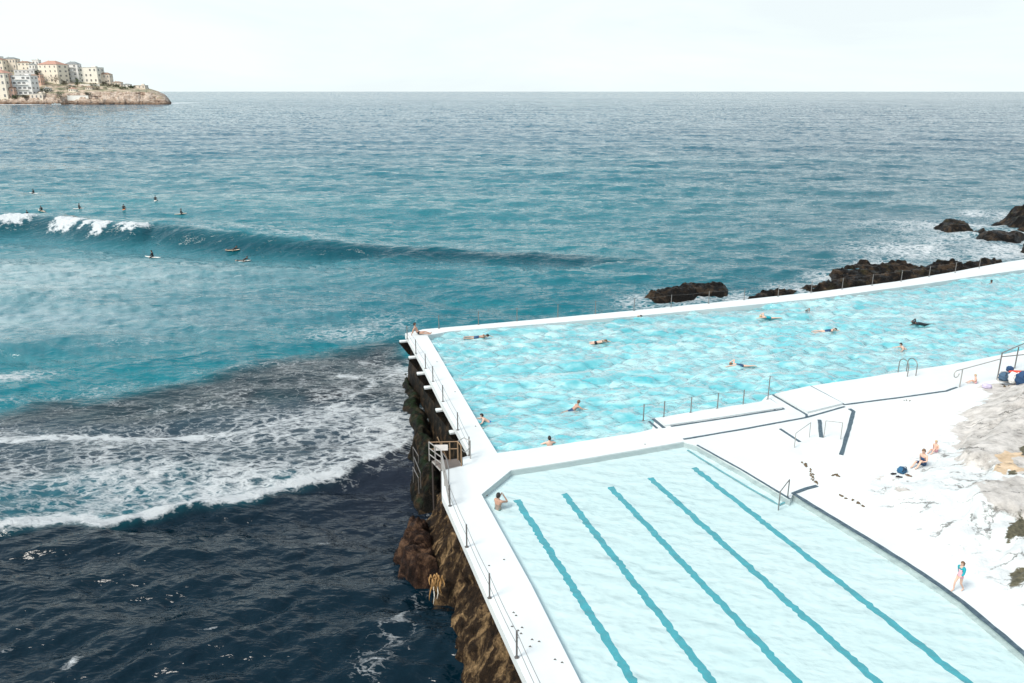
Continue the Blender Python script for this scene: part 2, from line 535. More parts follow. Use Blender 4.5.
# dark painted step edges on the deck and shallow steps
lines = [
    (UU([(683.5, 439.4), (745, 429), (806.5, 417.6), (844.6, 406.8)]), .13),
    (UU([(671, 426.5), (728, 418), (784, 409.2), (769.6, 399.2)]), .12),
    (UU([(762.6, 402), (775, 410)]), .11),
    (UU([(806.5, 417), (806.5, 414.8), (772.9, 395.2), (809.5, 389.6)]), .12),
    (UU([(810.3, 386.3), (844.6, 404.8), (900, 397.7), (946, 391.2), (957, 387.4)]), .14),
    (UU([(653, 419), (664, 428)]), .18),
    (UU([(649, 421.5), (657, 428.5)]), .14),
    (UU([(780, 429), (800, 442)]), .14),
    (UU([(819.5, 420), (821.3, 437.5)]), .20),
    (UU([(849.5, 409), (853.6, 411.5), (848, 432), (841.3, 455)]), .20),
    (UU([(697, 445.2), (740, 469), (790, 499.2)]), .10),
    (UU([(817, 486), (806, 489), (793, 493.6), (820, 510.2), (852, 529.6), (884, 549.2), (912, 567), (940.6, 586.6), (962, 601.6), (981, 617.6), (1003, 635.6), (1024, 653.6), (1060, 687.6)]), .19),
]
for P, w in lines:
    strip('painted_edge', P, w, .004, .022, M_LINE, deck, wob=.15)
# low raised block between the two steps and terrace steps into the deep pool
bl = UU([(774.5, 395.6), (809.6, 387.6), (842.5, 405), (807.5, 413.6)])
slab('raised_block', bl, [], .12, .006, 0, M_DECK, deck)
tr_ = UU([(672, 425.3), (783, 408.4), (770, 400), (757, 403.4), (657, 419.4), (665, 426.4)])
slab('terrace_step', tr_, [], .07, .006, 0, M_DECK, deck)

# ------------------------------------------------------------------ sea walls and cliff
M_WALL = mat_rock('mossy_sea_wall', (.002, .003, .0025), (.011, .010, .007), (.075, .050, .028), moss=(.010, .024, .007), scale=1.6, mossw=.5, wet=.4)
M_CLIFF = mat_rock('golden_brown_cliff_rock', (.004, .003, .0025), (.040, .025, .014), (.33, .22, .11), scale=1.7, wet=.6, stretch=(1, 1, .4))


def wall_sheet(name, path, mat, ztop, zbot, bulge, rows, step, inset=.06, pt=1.0):
    """outer face of a wall along a plan path (outside = left of the path), pushed in and out by bulge(s, t)"""
    P = np.array([p[:2] for p in path]); L = np.hypot(*(P[1:] - P[:-1]).T); cum = np.concatenate([[0], np.cumsum(L)])
    n = int(cum[-1] / step); S = np.linspace(0, cum[-1], n)
    X = np.interp(S, cum, P[:, 0]); Y = np.interp(S, cum, P[:, 1])
    tx, ty = np.gradient(X), np.gradient(Y)
    ker = np.ones(9) / 9
    tx = np.convolve(np.pad(tx, 4, 'edge'), ker, 'valid'); ty = np.convolve(np.pad(ty, 4, 'edge'), ker, 'valid')
    l = np.hypot(tx, ty); nx, ny = ty / l, -tx / l      # right of the path
    T = np.linspace(0, 1, rows) ** pt
    SS, TT = np.meshgrid(S, T)
    B, ZO = bulge(SS, TT, X[None] + 0 * SS, Y[None] + 0 * SS)
    off = -inset + B
    Z = ztop + (zbot - ztop) * TT + ZO
    Z[0] = ztop; off[0] = -inset
    V = np.stack([X[None] + nx[None] * off, Y[None] + ny[None] * off, Z], -1).reshape(-1, 3)
    return from_np(name, V, grid_faces(rows, n), mat)


left_path = UU([(405.5, 334), (407.5, 337.5), (414.5, 350), (425, 369.5), (439.5, 398.5), (456, 428.5), (470, 454)])
wallW = [(p[0] + .35, p[1] + .0, 0) for p in left_path]


def bulge_wall(S, T, X, Y):
    b = .50 * T + .28 * (fbm(S * .8, T * 4, 3, 6, .6) - .45) * T ** .6 + .12 * (ridged(S * .35, T * 2.0, 8) - .5) * T ** .5
    # irregular fallen rock at the foot
    b += .6 * sst(.72, 1.0, T) * fbm(S * .35, T * 3, 15, 4)
    return b, .0 * S


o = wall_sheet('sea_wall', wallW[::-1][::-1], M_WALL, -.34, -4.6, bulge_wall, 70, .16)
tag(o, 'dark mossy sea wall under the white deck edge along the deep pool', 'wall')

cl_path = UU([(470.5, 449), (455, 462), (444, 474), (444.5, 495), (449.5, 507), (467, 546.5), (490, 598.5), (517, 657.5), (529, 683)])
cl_path = [(p[0] + .25, p[1], 0) for p in cl_path]
cl_path.append(extend(cl_path[-2], cl_path[-1], NEARY - 1))
cy = [U(412, y, 0)[1] for y in (455, 500, 540, 575, 600, 640, 683)]


def bulge_cliff(S, T, X, Y):
    foot = np.interp(-Y, [-46, -42.5, -39.5, -37, -34, -30, -27, -24, -20, -10], [.9, 1.3, 2.1, 2.0, 1.9, 1.6, 1.3, 1.2, 1.1, 1.0])
    prof = sst(0, .85, T) * .80 + .2 * T
    b = foot * prof * 1.02
    lumps = .9 * (fbm(S * .45, T * 2.2, 31, 6, .58) - .48) + .35 * (ridged(S * .9, T * 3.0, 37, 4) - .55) + .16 * (fbm(S * 4, T * 14, 5, 4, .6) - .5)
    b += 1.25 * lumps * sst(0, .18, T) + .30 * (ridged(S * 1.9, T * 2.0, 57, 4) - .6) * sst(.05, .3, T)
    zo = .45 * (fbm(S * 1.1, T * 5, 77, 4) - .5) * np.sin(PI * np.clip(T, 0, 1))
    return b, zo


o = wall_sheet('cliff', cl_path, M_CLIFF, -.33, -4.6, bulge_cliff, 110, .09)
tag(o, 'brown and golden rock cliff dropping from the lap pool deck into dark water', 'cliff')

nw = [(p[0], p[1] - .2, 0) for p in top_out]
nw[0] = (wallW[0][0] + .1, nw[0][1] - .05, 0)
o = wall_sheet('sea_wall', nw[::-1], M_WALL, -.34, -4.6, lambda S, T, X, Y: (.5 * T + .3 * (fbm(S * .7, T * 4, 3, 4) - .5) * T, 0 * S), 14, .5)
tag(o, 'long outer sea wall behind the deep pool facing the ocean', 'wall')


def rock(name, label, pts, z0, hgt, seed, mat, res=.14, grp=None, ledge=.0, ramp_=1.6, foot=.8):
    """a rock mass over a plan outline: rises from the outline to hgt with strata and cracks"""
    P = np.array([p[:2] for p in pts]); x0, y0 = P.min(0) - 1.2; x1, y1 = P.max(0) + 1.2
    xs = np.arange(x0, x1, res); ys = np.arange(y0, y1, res * 1.2)
    X, Y = np.meshgrid(xs, ys)
    wx = X + .9 * (fbm(X * .6, Y * .6, seed, 4) - .5); wy = Y + 1.2 * (fbm(X * .6 + 7, Y * .6, seed + 5, 4) - .5)
    d = sdf(wx, wy, P)
    e = sst(-.35, ramp_, d)
    h = hgt * e * (.55 + .75 * fbm(X * .28, Y * .45, seed + 2, 5, .55))
    h += e * hgt * (.95 * (fbm(X * .42, Y * .8, seed + 31, 4, .6) - .52) + .60 * (ridged(X * .26, Y * .5, seed + 33, 3) - .62))
    q = .36; hq = (h + .08 * X) / q; fr = hq - np.floor(hq)
    h = (q * (np.floor(hq) + sst(.45, .85, fr)) - .08 * X) * .8 + h * .2
    h += .40 * (ridged(X * .8, Y * 1.1, seed + 3, 4) - .6) * e + .26 * (fbm(X * 2.4, Y * 2.4, seed + 9, 5, .6) - .5) * e
    Z = z0 + h - foot * (1 - e)
    f = grid_faces(*X.shape); k = (e > .001).ravel()[f].any(1); f = f[k]
    used = np.unique(f); mp = np.zeros(X.size, int); mp[used] = np.arange(len(used))
    o = from_np(name, np.stack([X, Y, Z], -1).reshape(-1, 3)[used], mp[f], mat)
    return tag(o, label, 'rock', grp)


M_BROCK = mat_rock('wet_brown_rock', (.003, .003, .0025), (.010, .0075, .0055), (.085, .058, .036), moss=(.045, .042, .014), scale=.9, mossw=.34, wet=.35)
M_BROCK2 = mat_rock('wet_dark_rock', (.003, .003, .0025), (.009, .007, .005), (.07, .048, .030), scale=.9, wet=.3)
M_RRED = mat_rock('red_brown_wet_rock', (.004, .003, .0025), (.035, .018, .012), (.15, .085, .05), scale=1.6, wet=.35)
RG = 'brown rocks in the surf beyond the deep pool'
rock('boulder', 'low flat-topped dark brown rock in the surf just behind the middle of the pool wall', UU([(630, 300), (645, 296), (668, 291), (690, 288), (722, 287), (737, 290), (735, 297), (700, 300), (690, 304), (655, 304)], SEA), SEA, .95, 11, M_BROCK2, grp=RG)
rock('boulder', 'thin low rock shelf between the flat-topped rock and the largest rocks', UU([(735, 301), (755, 295), (790, 292), (832, 287), (838, 293), (800, 297), (765, 303)], SEA), SEA, .75, 12, M_BROCK2, grp=RG, res=.12, ramp_=1.0)
rock('boulder', 'largest mossy brown rock mass in the surf against the right part of the pool wall', UU([(806, 296), (822, 287), (826, 277), (850, 270), (880, 270), (905, 269), (925, 273), (945, 268), (962, 272), (985, 268), (1008, 266), (1010, 271), (985, 280), (930, 288), (880, 295), (840, 300)], SEA), SEA, 1.35, 13, M_BROCK, res=.15, grp=RG, ramp_=1.3)
rock('boulder', 'small brown rock wrapped in white surf left of the big far rock', UU([(930, 227), (940, 222), (955, 222), (970, 225), (978, 231), (945, 233)], SEA), SEA, .9, 14, M_BROCK, res=.25, grp=RG)
rock('boulder', 'dark low rocks awash between the small round rock and the pool wall', UU([(965, 230), (985, 233), (1010, 235), (1030, 238), (1020, 243), (990, 242), (975, 237)], SEA), SEA, .9, 15, M_BROCK2, res=.25, grp=RG)
rock('boulder', 'big brown rock rising at the right edge far beyond the pool', UU([(990, 222), (1005, 214), (1030, 208), (1080, 205), (1100, 225), (1040, 235), (1010, 231)], SEA), SEA, 2.2, 16, M_BROCK, res=.3, grp=RG, ramp_=3.5)
rock('boulder', 'dark rock at the right edge just outside the pool wall', UU([(1016, 250), (1022, 243), (1060, 238), (1070, 246), (1030, 254)], SEA), SEA, 1.6, 17, M_BROCK2, res=.25, grp=RG)
rock('boulder', 'reddish brown rock spur sticking out of the cliff foot into dark water', UU([(396, 582), (392, 568), (400, 552), (408, 538), (425, 535), (446, 560), (452, 600), (440, 602), (415, 598)], SEA), SEA, 1.9, 18, M_RRED, res=.05, ramp_=.8, foot=1.0)
rock('boulder', 'dark rock hump under the small metal stair rails', UU([(414, 505), (409, 478), (406, 455), (415, 440), (440, 440), (452, 470), (446, 500)], SEA), SEA, 1.25, 19, M_WALL, res=.06, ramp_=1.1, foot=1.0)
rock('boulder', 'narrow dark rock ledge at the foot of the mossy sea wall', UU([(399, 425), (397, 395), (396, 372), (412, 372), (440, 430), (430, 440), (412, 440)], SEA), SEA, .6, 20, M_WALL, res=.08, ramp_=1.0, foot=1.0)

# orange weed with white trickles on the rock spur
bm = bmesh.new()
c = U(437.5, 586, -2.0)
for k in range(26):
    a = random.gauss(0, .13); z0 = random.uniform(-.1, .45); l = random.uniform(.2, .75)
    pts = [(c[0] + a + .06 * math.sin(j + k), c[1] + random.uniform(-.1, .05) - .05 * j, -1.75 + z0 - l * j / 4) for j in range(5)]
    tube(bm, pts, [.03, .04, .035, .022, .01], 5)
M_ORW = simple('orange_weed', (.30, .17, .06), .7, 0, .7, 9, .4)
o = bmobj('seaweed', bm, M_ORW, smooth=True); tag(o, 'clump of orange weed hanging off the reddish rock spur', 'seaweed')
bm = bmesh.new()
for a, l_ in ((-.13, .7), (.02, .45)):
    tube(bm, [(c[0] + a, c[1] - .20, -1.9), (c[0] + a + .03, c[1] - .33, -1.9 - l_ * .5), (c[0] + a - .02, c[1] - .36, -1.9 - l_)], [.022, .018, .008], 5)
bmobj('white_strand', bm, simple('white_strands', (.7, .68, .6), .6), o)

# ------------------------------------------------------------------ brackets, posts and cables along the sea wall
def unit(a, b):
    d = Vector((b[0] - a[0], b[1] - a[1])); return d.normalized()


def bracket(px, py, label):
    p = U(px, py, -.50)
    a, b = left_out[0], left_out[4]
    ang = math.atan2(b[1] - a[1], b[0] - a[0])
    t = empty('support_bracket', (p[0] - .05, p[1], -.85), ang)
    bm = bmesh.new(); box(bm, (0, 0, .33), (.36, .62, .12), 0, .015); bmobj('cap', bm, M_DECK, t)
    bm = bmesh.new()
    vs = [bm.verts.new(q) for q in [(-.14, -.38, .262), (.14, -.38, .262), (.14, .45, .262), (-.14, .45, .262), (-.14, .30, -.7), (.14, .30, -.7), (.14, .45, -.7), (-.14, .45, -.7)]]
    for f in [(0, 1, 2, 3), (0, 4, 5, 1), (3, 2, 6, 7), (0, 3, 7, 4), (1, 5, 6, 2), (4, 7, 6, 5)]: bm.faces.new([vs[i] for i in f])
    bmesh.ops.recalc_face_normals(bm, faces=bm.faces); bmobj('corbel', bm, M_WALL, t)
    tag(t, label, 'bracket', 'white capped brackets on the outside of the sea wall')


ords = ['topmost white capped bracket, just below the corner where the man sits', 'second white capped bracket down from the pool corner', 'third white capped bracket down from the pool corner',
        'fourth white capped bracket down the sea wall from the corner', 'white capped bracket halfway down the sea wall above the metal landing', 'lowest white capped bracket right above the metal landing']
for (px, py), l in zip([(404.5, 341), (414, 357), (422.5, 373), (430, 387), (442, 409.5), (456, 431.5)], ords):
    bracket(px, py, l)


def cyl(bm, p, r, h, seg=10): tube(bm, [p, (p[0], p[1], p[2] + h)], r, seg)


pb = [(407.3, 339.0), (416.0, 353.5), (425.6, 368.5), (433.0, 381.5), (443.0, 401.5), (457.8, 430), (469.3, 455.5), (450.0, 506), (466.8, 547.0), (489.6, 598), (516.8, 657.5)]
post_xy = [U(a, b) for a, b in pb]
post_xy.append(extend(post_xy[-2], post_xy[-1], 17.2)); post_xy.append(extend(post_xy[-3], post_xy[-2], 13.8))
bmp = bmesh.new(); cyl(bmp, (0, 0, 0), .032, 1.0); mp_ = bpy.data.meshes.new('post'); bmp.to_mesh(mp_); bmp.free(); mp_.materials.append(M_STEEL)
bmp = bmesh.new(); cyl(bmp, (0, 0, 0), .08, .02, 12); mb_ = bpy.data.meshes.new('base_plate'); bmp.to_mesh(mb_); bmp.free(); mb_.materials.append(M_STEEL)


def cable_fence(xy, label, height=1.0, sag=.05, cables=(.95, .5), mat=M_STEEL, r=.010, cat='fence'):
    t = empty('cable_fence', xy[0]); tag(t, label, cat)
    inv = Vector(xy[0])
    for p in xy:
        for me, nm in ((mp_, 'post'), (mb_, 'base_plate')):
            q = bpy.data.objects.new(nm, me); C.objects.link(q); q.parent = t
            q.location = Vector(p) - inv
            if nm == 'post': q.scale = (1, 1, height); pq = q
            else: q.parent = pq; q.location = (0, 0, 0)
    for c_ in cables:
        bm = bmesh.new(); pts = []
        for a, b in zip(xy, xy[1:]):
            for k in range(8):
                s = k / 8; pts.append(Vector((a[0] + (b[0] - a[0]) * s, a[1] + (b[1] - a[1]) * s, c_ * height - sag * 4 * s * (1 - s) + a[2])) - inv)
        pts.append(Vector((xy[-1][0], xy[-1][1], c_ * height)) - inv)
        tube(bm, pts, r, 5); bmobj('cable', bm, mat, t)
    return t


cable_fence(post_xy[:7], 'two-cable steel post fence along the outer edge of the deep pool wall')
cable_fence(post_xy[7:], 'two-cable steel post fence along the white lap pool deck above the cliff', sag=.08)
npx = [(439, 327.6), (478.5, 323.8), (517, 320.2), (557.8, 316.4), (595.3, 313.0), (634, 309.9), (671, 306.3), (708.5, 302.7), (744, 299.2), (778, 295.7), (811, 292.2), (842, 288.5), (872, 284.8), (901, 280.6), (929, 276), (955, 272), (979, 267.4)]
nxy = [U(a, b + .8) for a, b in npx]
cable_fence(nxy, 'row of thin rusty posts with faint wires on the ocean side of the deep pool', 1.05, .06, (.97,), M_STEEL, .006)
txy = [U(a, b) for a, b in [(643.3, 420.5), (663.8, 417.3), (690.7, 412.8), (717.3, 408.8), (743, 405.4)]]
cable_fence(txy, 'low five-post rail with a thin top wire along the terrace steps of the deep pool', .95, .03, (.97,), M_STEEL, .008)
t = empty('marker_pole', U(767.8, 399.6)); bm = bmesh.new(); cyl(bm, (0, 0, 0), .03, 1.45); bmobj('pole', bm, M_STEEL, t)
bm = bmesh.new(); cyl(bm, (0, 0, .0), .08, .03); bmobj('foot', bm, M_STEEL, t)
tag(t, 'single tall thin pole at the right end of the terrace steps', 'pole')


# generic rail: posts and rails from plan points
def railing(name, label, posts, rails, mat, r=.028, cat='railing'):
    o0 = Vector(posts[0][0]); t = empty(name, o0)
    for p, h in posts:
        bm = bmesh.new(); q = Vector(p) - o0; tube(bm, [q, q + Vector((0, 0, h))], r, 8); bmobj('post', bm, mat, t)
    for rr in rails:
        bm = bmesh.new(); tube(bm, [Vector(p) - o0 for p in rr], r * .85, 8); bmobj('rail', bm, mat, t)
    return tag(t, label, cat)


def up(p, h): return (p[0], p[1], p[2] + h)


def lerp(a, b, t): return tuple(a[i] + (b[i] - a[i]) * t for i in range(3))


# metal landing
A = U(429.5, 461.0); Bq = U(458.0, 460.5); D = U(441.8, 470.6); E = U(449, 506)
Bq2 = U(461.5, 466)
g = empty('metal_landing', (0, 0, 0))
bm = bmesh.new()
q00, q10, q11, q01 = [Vector(U(a, b, .03)) for a, b in [(432.5, 460.5), (457.5, 458.6), (461.3, 465.2), (441.3, 470.0)]]
n = 16
for k in range(n):
    t0, t1 = (k + .12) / n, (k + .70) / n
    a0, a1 = q00.lerp(q01, t0), q00.lerp(q01, t1); b0, b1 = q10.lerp(q11, t0), q10.lerp(q11, t1)
    vs = [bm.verts.new(p) for p in (a0, b0, b1, a1)] + [bm.verts.new(p - Vector((0, 0, .05))) for p in (a0, b0, b1, a1)]
    for f in [(0, 1, 2, 3), (7, 6, 5, 4), (0, 4, 5, 1), (1, 5, 6, 2), (2, 6, 7, 3), (3, 7, 4, 0)]: bm.faces.new([vs[i] for i in f])
bmobj('grating', bm, simple('grey_brown_grating', (.20, .17, .15), .7), g)
bm = bmesh.new()
for a, b in ((q00, q10), (q10, q11), (q11, q01), (q01, q00)): tube(bm, [a - Vector((0, 0, .06)), b - Vector((0, 0, .06))], .05, 6)
bmobj('frame', bm, M_PALE, g)
for p in (q00, q01):
    bm = bmesh.new(); tube(bm, [p, p - Vector((0, 0, 3.2))], .05, 6); bmobj('leg', bm, simple('dark_steel', (.06, .05, .045), .6), g)
tag(g, 'slatted metal landing stuck out over the rocks between the two pools', 'landing')
P0, P1, P2, P3 = A, lerp(A, D, .5), D, E
railing('railing', 'pale three-rail steel railing along the outer side of the metal landing', [(P0, 1.0), (P1, 1.0), (P2, 1.0), (lerp(D, E, .45), .95)],
        [[up(P0, 1.0), up(P1, 1.0), up(P2, 1.0), up(E, .95)], [up(P0, .68), up(P2, .68), up(E, .60)], [up(P0, .36), up(P2, .36), up(E, .28)]], M_PALE, .032)
railing('railing', 'rusty brown gate-end railing across the back of the metal landing', [(lerp(A, Bq, .45), .95), (lerp(A, Bq, .72), .95), (Bq, 1.0), (Bq2, 1.05)],
        [[up(A, .98), up(Bq, 1.0)], [up(A, .62), up(Bq, .62)], [up(lerp(A, Bq, .3), 1.25), up(lerp(A, Bq, .62), .1)], [up(Bq, 1.0), up(Bq2, 1.05)]], simple('rusty_rail', (.30, .20, .12), .7, .3), .032)
railing('railing', 'short bent grey rail with a hanging chain joining the landing to the fence end', [(U(470.5, 458.6), .95)],
        [[up(Bq2, .9), up(lerp(Bq2, U(470.5, 458.6), .3), .62), up(lerp(Bq2, U(470.5, 458.6), .65), .55), up(U(470.5, 458.6), .7)], [up(Bq, 1.0), up(U(464, 457), 1.02), up(U(470.5, 458.6), .95)]], M_PALE, .026)
railing('railing', 'short curved grey handrail on the deck just below the metal landing', [(U(449.3, 503), .9)],
        [[up(U(443.5, 472), .95), up(U(447, 478), .98), up(U(449.2, 488), .98), up(U(449.3, 503), .9)]], M_STEEL, .026)
sg = lerp(A, Bq, .42); ang = math.atan2(Bq[1] - A[1], Bq[0] - A[0])
t = empty('sign', (sg[0], sg[1] - .06, .62), ang)
bm = bmesh.new(); box(bm, (0, 0, .1), (.66, .02, .30), 0, .006); bmobj('board', bm, simple('white_sign_board', (.78, .74, .70), .5, 0, .05), t)
for s in (-1, 1):
    bm = bmesh.new(); box(bm, (s * .2, .03, .1), (.03, .035, .34)); bmobj('clip', bm, M_STEEL, t)
tag(t, 'blank white sign board hung on the railing across the metal landing', 'sign')
# stair rails lower on the rock
for k, (a, b, l) in enumerate([((413, 447), (418.5, 456), 'upper short pale stair rail on the dark rock beside the landing'), ((414, 457), (420.5, 473), 'middle pale stair rail on the dark rock beside the landing'), ((413, 467), (418.5, 478), 'lowest short pale stair rail on the dark rock by the water')]):
    a3, b3 = U(*a, -2.0), U(*b, -2.2)
    railing('stair_rail', l, [(up(a3, -.9), .9), (up(b3, -.9), .9)], [[a3, b3]], M_STEEL, .026)

# handrails on the right
pA = U(959.5, 387.2); pB = U(997, 379.8); pC = U(1014.5, 368.5)
ha, hb = 1.15, 1.75
cur = [up(pA, ha)]
d = unit(pB, pA)
for k in range(10):
    an = -PI / 2 + k * PI * 1.5 / 9
    cur.append((pA[0] + d.x * (.45 + .22 * math.cos(an)), pA[1] + d.y * (.45 + .22 * math.cos(an)), ha - .02 - .22 - .22 * math.sin(an)))
railing('railing', 'sloping grey handrail with a curled end beside the sitting child', [(pA, ha), (pB, hb)],
        [cur, [up(pA, ha), up(pB, hb - .38)]], M_PALE, .035)
railing('railing', 'higher two-rail grey railing at the right edge beside the bags', [(up(pB, .03), hb), (pC, 1.45), (U(1040, 360), 1.7)],
        [[up(pB, hb), up(pC, 1.45 + .1), up(U(1040, 360), 1.75)], [up(pB, hb - .25), up(U(1040, 366), .9)]], M_STEEL, .04)
la, lb = U(907, 376), U(915.5, 375)


def ladder(pa, dirv, wid):
    t = empty('pool_ladder', pa)
    d = Vector(dirv).normalized(); s = Vector((-d.y, d.x, 0))
    for q in (-.5, .5):
        pts = []
        for k in range(13):
            an = PI * k / 12
            pts.append(Vector((0, 0, .62)) + s * wid * q + d * (.42 - .42 * math.cos(an)) + Vector((0, 0, .38 * math.sin(an))))
        pts = [s * wid * q] + pts + [s * wid * q + d * .84 + Vector((0, 0, -1.3))]
        bm = bmesh.new(); tube(bm, pts, .030, 8); bmobj('side_rail', bm, M_STEEL, t)
    for k in range(4):
        z = -.3 - .28 * k
        bm = bmesh.new(); tube(bm, [s * wid * -.5 + d * .84 + Vector((0, 0, z)), s * wid * .5 + d * .84 + Vector((0, 0, z))], .025, 6); bmobj('rung', bm, M_STEEL, t)
    return t


t = ladder(U(911.5, 376.2), (-.25, 1, 0), .62); tag(t, 'arched metal ladder going into the deep pool from the right deck', 'ladder')
a, b = U(787.6, 497.0), U(779, 503.6)
railing('handrail', 'small leaning two-post handrail at the corner of the lap pool edge', [(a, .85), (up(b, -.5), 1.1)], [[up(a, .85), up(b, .58)]], M_STEEL, .028)
a, b = U(794.3, 447.5), U(809, 438.0)
railing('handrail', 'thin handrail rising from the white step near the lap pool to the deck', [(a, .78)], [[up(a, .78), (b[0], b[1], .86)], [(b[0], b[1], .86), (b[0] + .05, b[1] + .1, 0)]], M_PALE, .022)
a, b = U(823.8, 437.3), U(840.5, 439.3)
railing('handrail', 'square pale handrail on the white steps under the raised block', [(a, .92), (b, .92)], [[up(a, .92), up(b, .92)]], M_PALE, .022)

# ------------------------------------------------------------------ rock platform on the right
RP = XY([(857, 412), (905, 401.5), (948, 395), (962, 389.5), (985, 381.5), (999, 378.5), (1060, 372), (1300, 330), (1500, 500), (1500, 1000), (1150, 730), (1090, 695), (1024, 636), (1000, 614), (970, 590), (935, 566), (885, 531), (840, 502), (823, 489), (816, 475), (803, 457), (799, 443), (826, 441), (845, 457)])
RR = XY([(838, 478), (895, 468), (940, 436), (962, 412), (980, 392), (1000, 380), (1060, 372), (1300, 335), (1480, 500), (1480, 980), (1140, 715), (1080, 668), (1024, 622), (985, 592), (940, 552), (880, 512)])


def rock_h(X, Y):
    d = sdf(X, Y, RP); dr = sdf(X + .7 * (fbm(X * .7, Y * .7, 3, 4) - .5), Y + .7 * (fbm(X * .7 + 4, Y * .7, 8, 4) - .5), RR)
    edge = sst(0, 1.0, d)
    m = sst(-.4, 3.0, dr)
    slope = np.clip(dr, 0, 14) * .15
    u = X * .80 + Y * .60; v = -X * .60 + Y * .80
    s = slope + .8 * (fbm(u * .18, v * .42, 21, 5) - .45)
    q = .34; sq = s / q; fr = sq - np.floor(sq)
    s = q * (np.floor(sq) + sst(.55, .95, fr))
    h = 1.5 * s * m + .30 * (ridged(u * .5, v * 1.3, 22, 4) - .6) * m + .05 * (fbm(u * 2.2, v * 4, 23, 4) - .5) * (m + .15)
    big = np.exp(-((X - U(1018, 410)[0]) ** 2 + (Y - U(1018, 410)[1]) ** 2) / 16.0) * .7
    return .015 * edge + (h + big * m) * edge


def drop(px, py):
    z = 0.3
    for _ in range(25):
        p = U(px, py, z); z = z * .4 + .6 * float(rock_h(np.array([p[0]]), np.array([p[1]]))[0])
    return U(px, py, z)


xs = np.arange(RP[:, 0].min(), 48, .09); ys = np.arange(RP[:, 1].min(), RP[:, 1].max(), .10)
X, Y = np.meshgrid(xs, ys)
d = sdf(X, Y, RP); Z = rock_h(X, Y) - .03 * (d < 0)


def pm(pts, soft=1.0, wob=1.7):
    P = np.array([drop(a, b)[:2] for a, b in pts])
    return sst(-soft, soft, sdf(X + wob * (fbm(X * 1.1, Y * 1.1, 51, 4) - .5), Y + wob * (fbm(X * 1.1 + 3, Y * 1.1, 52, 4) - .5), P))


gray = np.maximum.reduce([pm([(948, 428), (972, 408), (988, 386), (1002, 382), (1100, 384), (1100, 478), (1010, 470), (985, 468), (962, 466), (952, 442)]),
                          pm([(972, 486), (1000, 478), (1060, 474), (1100, 520), (1040, 528), (1008, 521), (990, 504)]),
                          .5 * pm([(862, 468), (900, 470), (918, 492), (900, 502), (880, 488)], .8), .5 * pm([(965, 540), (1005, 552), (1000, 566), (960, 552)], .8)])
ochre = np.maximum(.95 * pm([(988, 458), (1003, 449), (1019, 456), (1018, 468), (1000, 474), (986, 470)], .3), .36 * pm([(820, 492), (870, 520), (960, 575), (1024, 610), (1024, 630), (950, 580), (880, 535)], .8))
moss = np.maximum.reduce([pm([(1008, 470), (1016, 469), (1017, 474), (1009, 474)], .3, .3), pm([(1019, 447), (1030, 445), (1030, 457), (1020, 456)], .3, .3), pm([(1024, 516), (1010, 524), (1002, 540), (1006, 545), (1016, 538), (1040, 530)], .35, .5), pm([(1030, 562), (1014, 570), (1012, 586), (1018, 586), (1035, 575)], .35, .5)])
f = grid_faces(*X.shape); k = (d > -.05).ravel()[f].all(1); f = f[k]
used = np.unique(f); mpp = np.zeros(X.size, int); mpp[used] = np.arange(len(used))
m = N('painted_and_bare_rock'); v = m.coord()
at = m.n('Attribute', attribute_name='rockmask'); sp = m.n('SeparateColor'); m.link(at.outputs['Color'], sp.inputs[0])
white = m.mix(m.ramp(m.noise(v, .8, 7, .7), [(.48, 0.0), (.72, 1.0)]), (.66, .70, .695), (.56, .59, .59))
grayc = m.ramp(m.noise(v, 1.4, 8, .72), [(.3, (.19, .18, .165)), (.42, (.42, .40, .37)), (.60, (.60, .575, .54))])
def thr(sock, sc, amp=.9):
    return m.ramp(m.math('ADD', sock, m.math('MULTIPLY', m.math('SUBTRACT', m.noise(m.coord((.7, 1.6, 1), (0, 0, .62)), sc, 8, .72, .5), .5), amp)), [(.47, 0.0), (.56, 1.0)])
base = m.mix(thr(sp.outputs[0], .9, 1.5), white, grayc)
och = m.ramp(m.noise(v, 2.0, 6, .7), [(.3, (.40, .28, .16)), (.6, (.66, .50, .33))])
base = m.mix(m.math('MULTIPLY', thr(sp.outputs[1], 1.3, 1.0), .9), base, och)
mk = m.ramp(m.noise(v, 5, 6, .7), [(.3, (.03, .032, .02)), (.7, (.17, .155, .10))])
base = m.mix(thr(sp.outputs[2], 3.0, 1.4), base, mk)
vc = m.coord((.8, 2.4, 1), (0, 0, .62))
cr = m.noise(vc, .9, 9, .72, .5)
crk = m.ramp(cr, [(.345, 1.0), (.385, 0.0)])
a2 = m.n('Attribute', attribute_name='rough')
base = m.mix(m.math('MULTIPLY', crk, m.math('MULTIPLY', a2.outputs['Fac'], .75)), base, (.24, .24, .23))
vj = m.n('VectorMath', operation='ADD'); m.link(vc, vj.inputs[0]); cj = m.n('CombineXYZ'); m.link(m.math('MULTIPLY', m.noise(v, 1.1, 5, .7), 2.2), cj.inputs[0]); m.link(m.math('MULTIPLY', m.noise(v, 1.5, 5, .7), 2.2), cj.inputs[1]); m.link(cj.outputs[0], vj.inputs[1])
vo = m.n('TexVoronoi', feature='DISTANCE_TO_EDGE'); m.link(vj.outputs[0], vo.inputs['Vector']); vo.inputs['Scale'].default_value = .42
ck = m.math('MULTIPLY', m.ramp(vo.outputs[0], [(.008, 1.0), (.035, 0.0)]), m.ramp(m.noise(v, .8, 4, .6), [(.44, 0.0), (.56, 1.0)]))
base = m.mix(m.math('MULTIPLY', ck, m.math('MULTIPLY', a2.outputs['Fac'], .85)), base, (.10, .10, .09))
sp2 = m.ramp(m.noise(v, 3.2, 7, .75), [(.64, 0.0), (.70, 1.0)])
